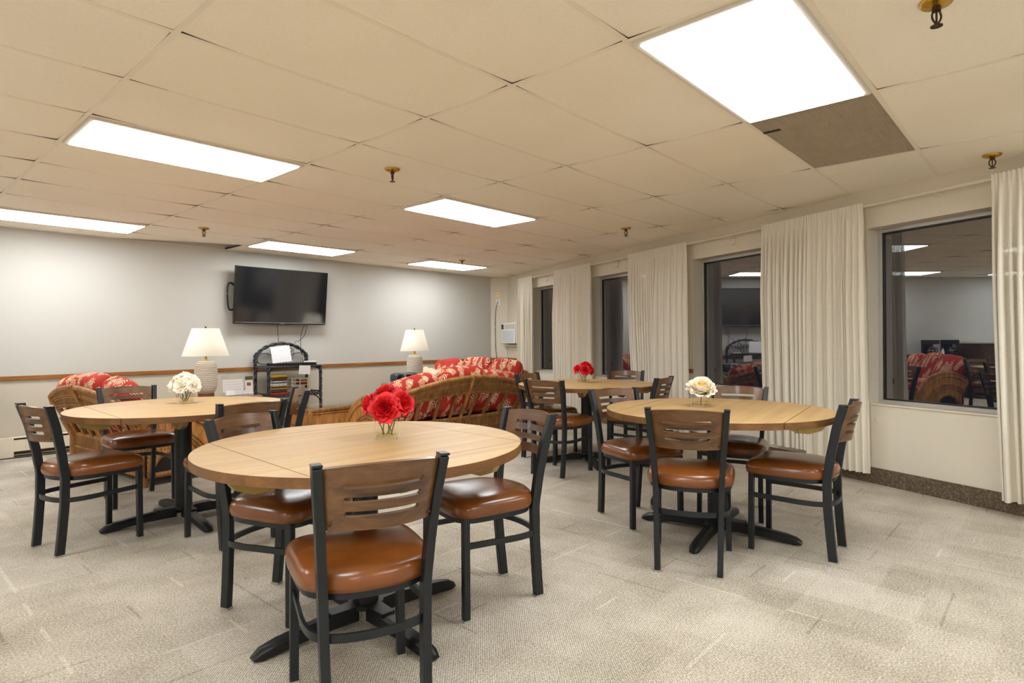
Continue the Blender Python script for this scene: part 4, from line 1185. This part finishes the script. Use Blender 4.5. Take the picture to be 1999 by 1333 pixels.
k = MB(); rwbox(k, -1.345, -1.32, 0, .008, .49, .53); o = k.build('wall_plate', 'cream', None, bevel=.002); tag(o, 'tiny beige plate on the wall beside the right half curtain', 'wall plate')

# ------------------------------------------------------------------ kitchen corner, seen mirrored in the windows
t = thing('counter_cabinet', 'dark wood counter with a white top, mirrored in the nearest window', 'counter', (-1.62, 5.06, 0))
k = MB(); k.box((0, 0, .53), (1.14, .60, 1.0)); k.build('body', 'counterwood', t, bevel=.004)
k = MB(); k.box((0, 0, 1.05), (1.2, .66, .04)); k.build('countertop', 'clearwhite', t, bevel=.006)
for sx in (-1, 1):
    k = MB(); k.box((sx*.28, -.309, .52), (.52, .018, .9)); dr = k.build('door', 'counterwood', t, bevel=.004)
    k = MB(); k.tube([(sx*.06, -.335, .7), (sx*.06, -.335, .8)], .006, 6); k.build('handle', 'alu', dr)
t = thing('side_table', 'black side table carrying the coffee machines, mirrored in the nearest window', 'side table', (-.48, 5.10, 0))
k = MB(); k.box((0, 0, .775), (.98, .5, .03)); k.build('tabletop', 'blackplastic', t, bevel=.004)
for sx in (-1, 1):
    for sy in (-1, 1): k = MB(); k.box((sx*.45, sy*.21, .38), (.04, .04, .76)); k.build('leg', 'blackplastic', t)
def coffee(label, x):
    t = thing('coffee_maker', label, 'coffee maker', (x, 5.12, .791), 0, 'coffee machines')
    k = MB(); k.box((0, 0, .015), (.19, .24, .03), bevel=.006); k.box((0, .085, .15), (.19, .07, .28), bevel=.01); k.box((0, .0, .27), (.20, .24, .08), bevel=.015); k.build('housing', 'blackplastic', t)
    k = MB(); k.lathe([(0, .03), (.06, .03), (.075, .08), (.07, .13), (.05, .16), (.05, .175), (0, .175)], c=(0, -.03, 0), seg=20); cf = k.build('carafe', 'screen', t, smooth=50)
    k = MB(); k.tube(smoothpath([(-.05, -.03, .16), (-.11, -.03, .15), (-.11, -.03, .08), (-.07, -.03, .07)], 5), .009, 6); k.build('handle', 'blackplastic', cf)
coffee('black coffee maker left of the red cap bottle in the window reflection', -.36)
coffee('black coffee maker nearest the counter in the window reflection', -.74)
t = thing('bottle', 'small bottle with a red cap between the two coffee makers', 'bottle', (-.55, 5.05, .791))
k = MB(); k.lathe([(0, 0), (.028, 0), (.028, .10), (.014, .13), (.014, .14), (0, .14)], seg=14); k.build('body', 'clearwhite', t, smooth=50)
k = MB(); k.lathe([(0, .14), (.016, .14), (.016, .165), (0, .165)], seg=12); k.build('cap', 'red', t)

# ------------------------------------------------------------------ night outside
w = bpy.data.worlds.new('night'); S.world = w; w.use_nodes = True
w.node_tree.nodes['Background'].inputs[0].default_value = (.012, .013, .018, 1)
w.node_tree.nodes['Background'].inputs[1].default_value = 1.0
for m_ in list(bpy.data.materials):
    if m_.users == 0: bpy.data.materials.remove(m_)
bpy.context.view_layer.update()
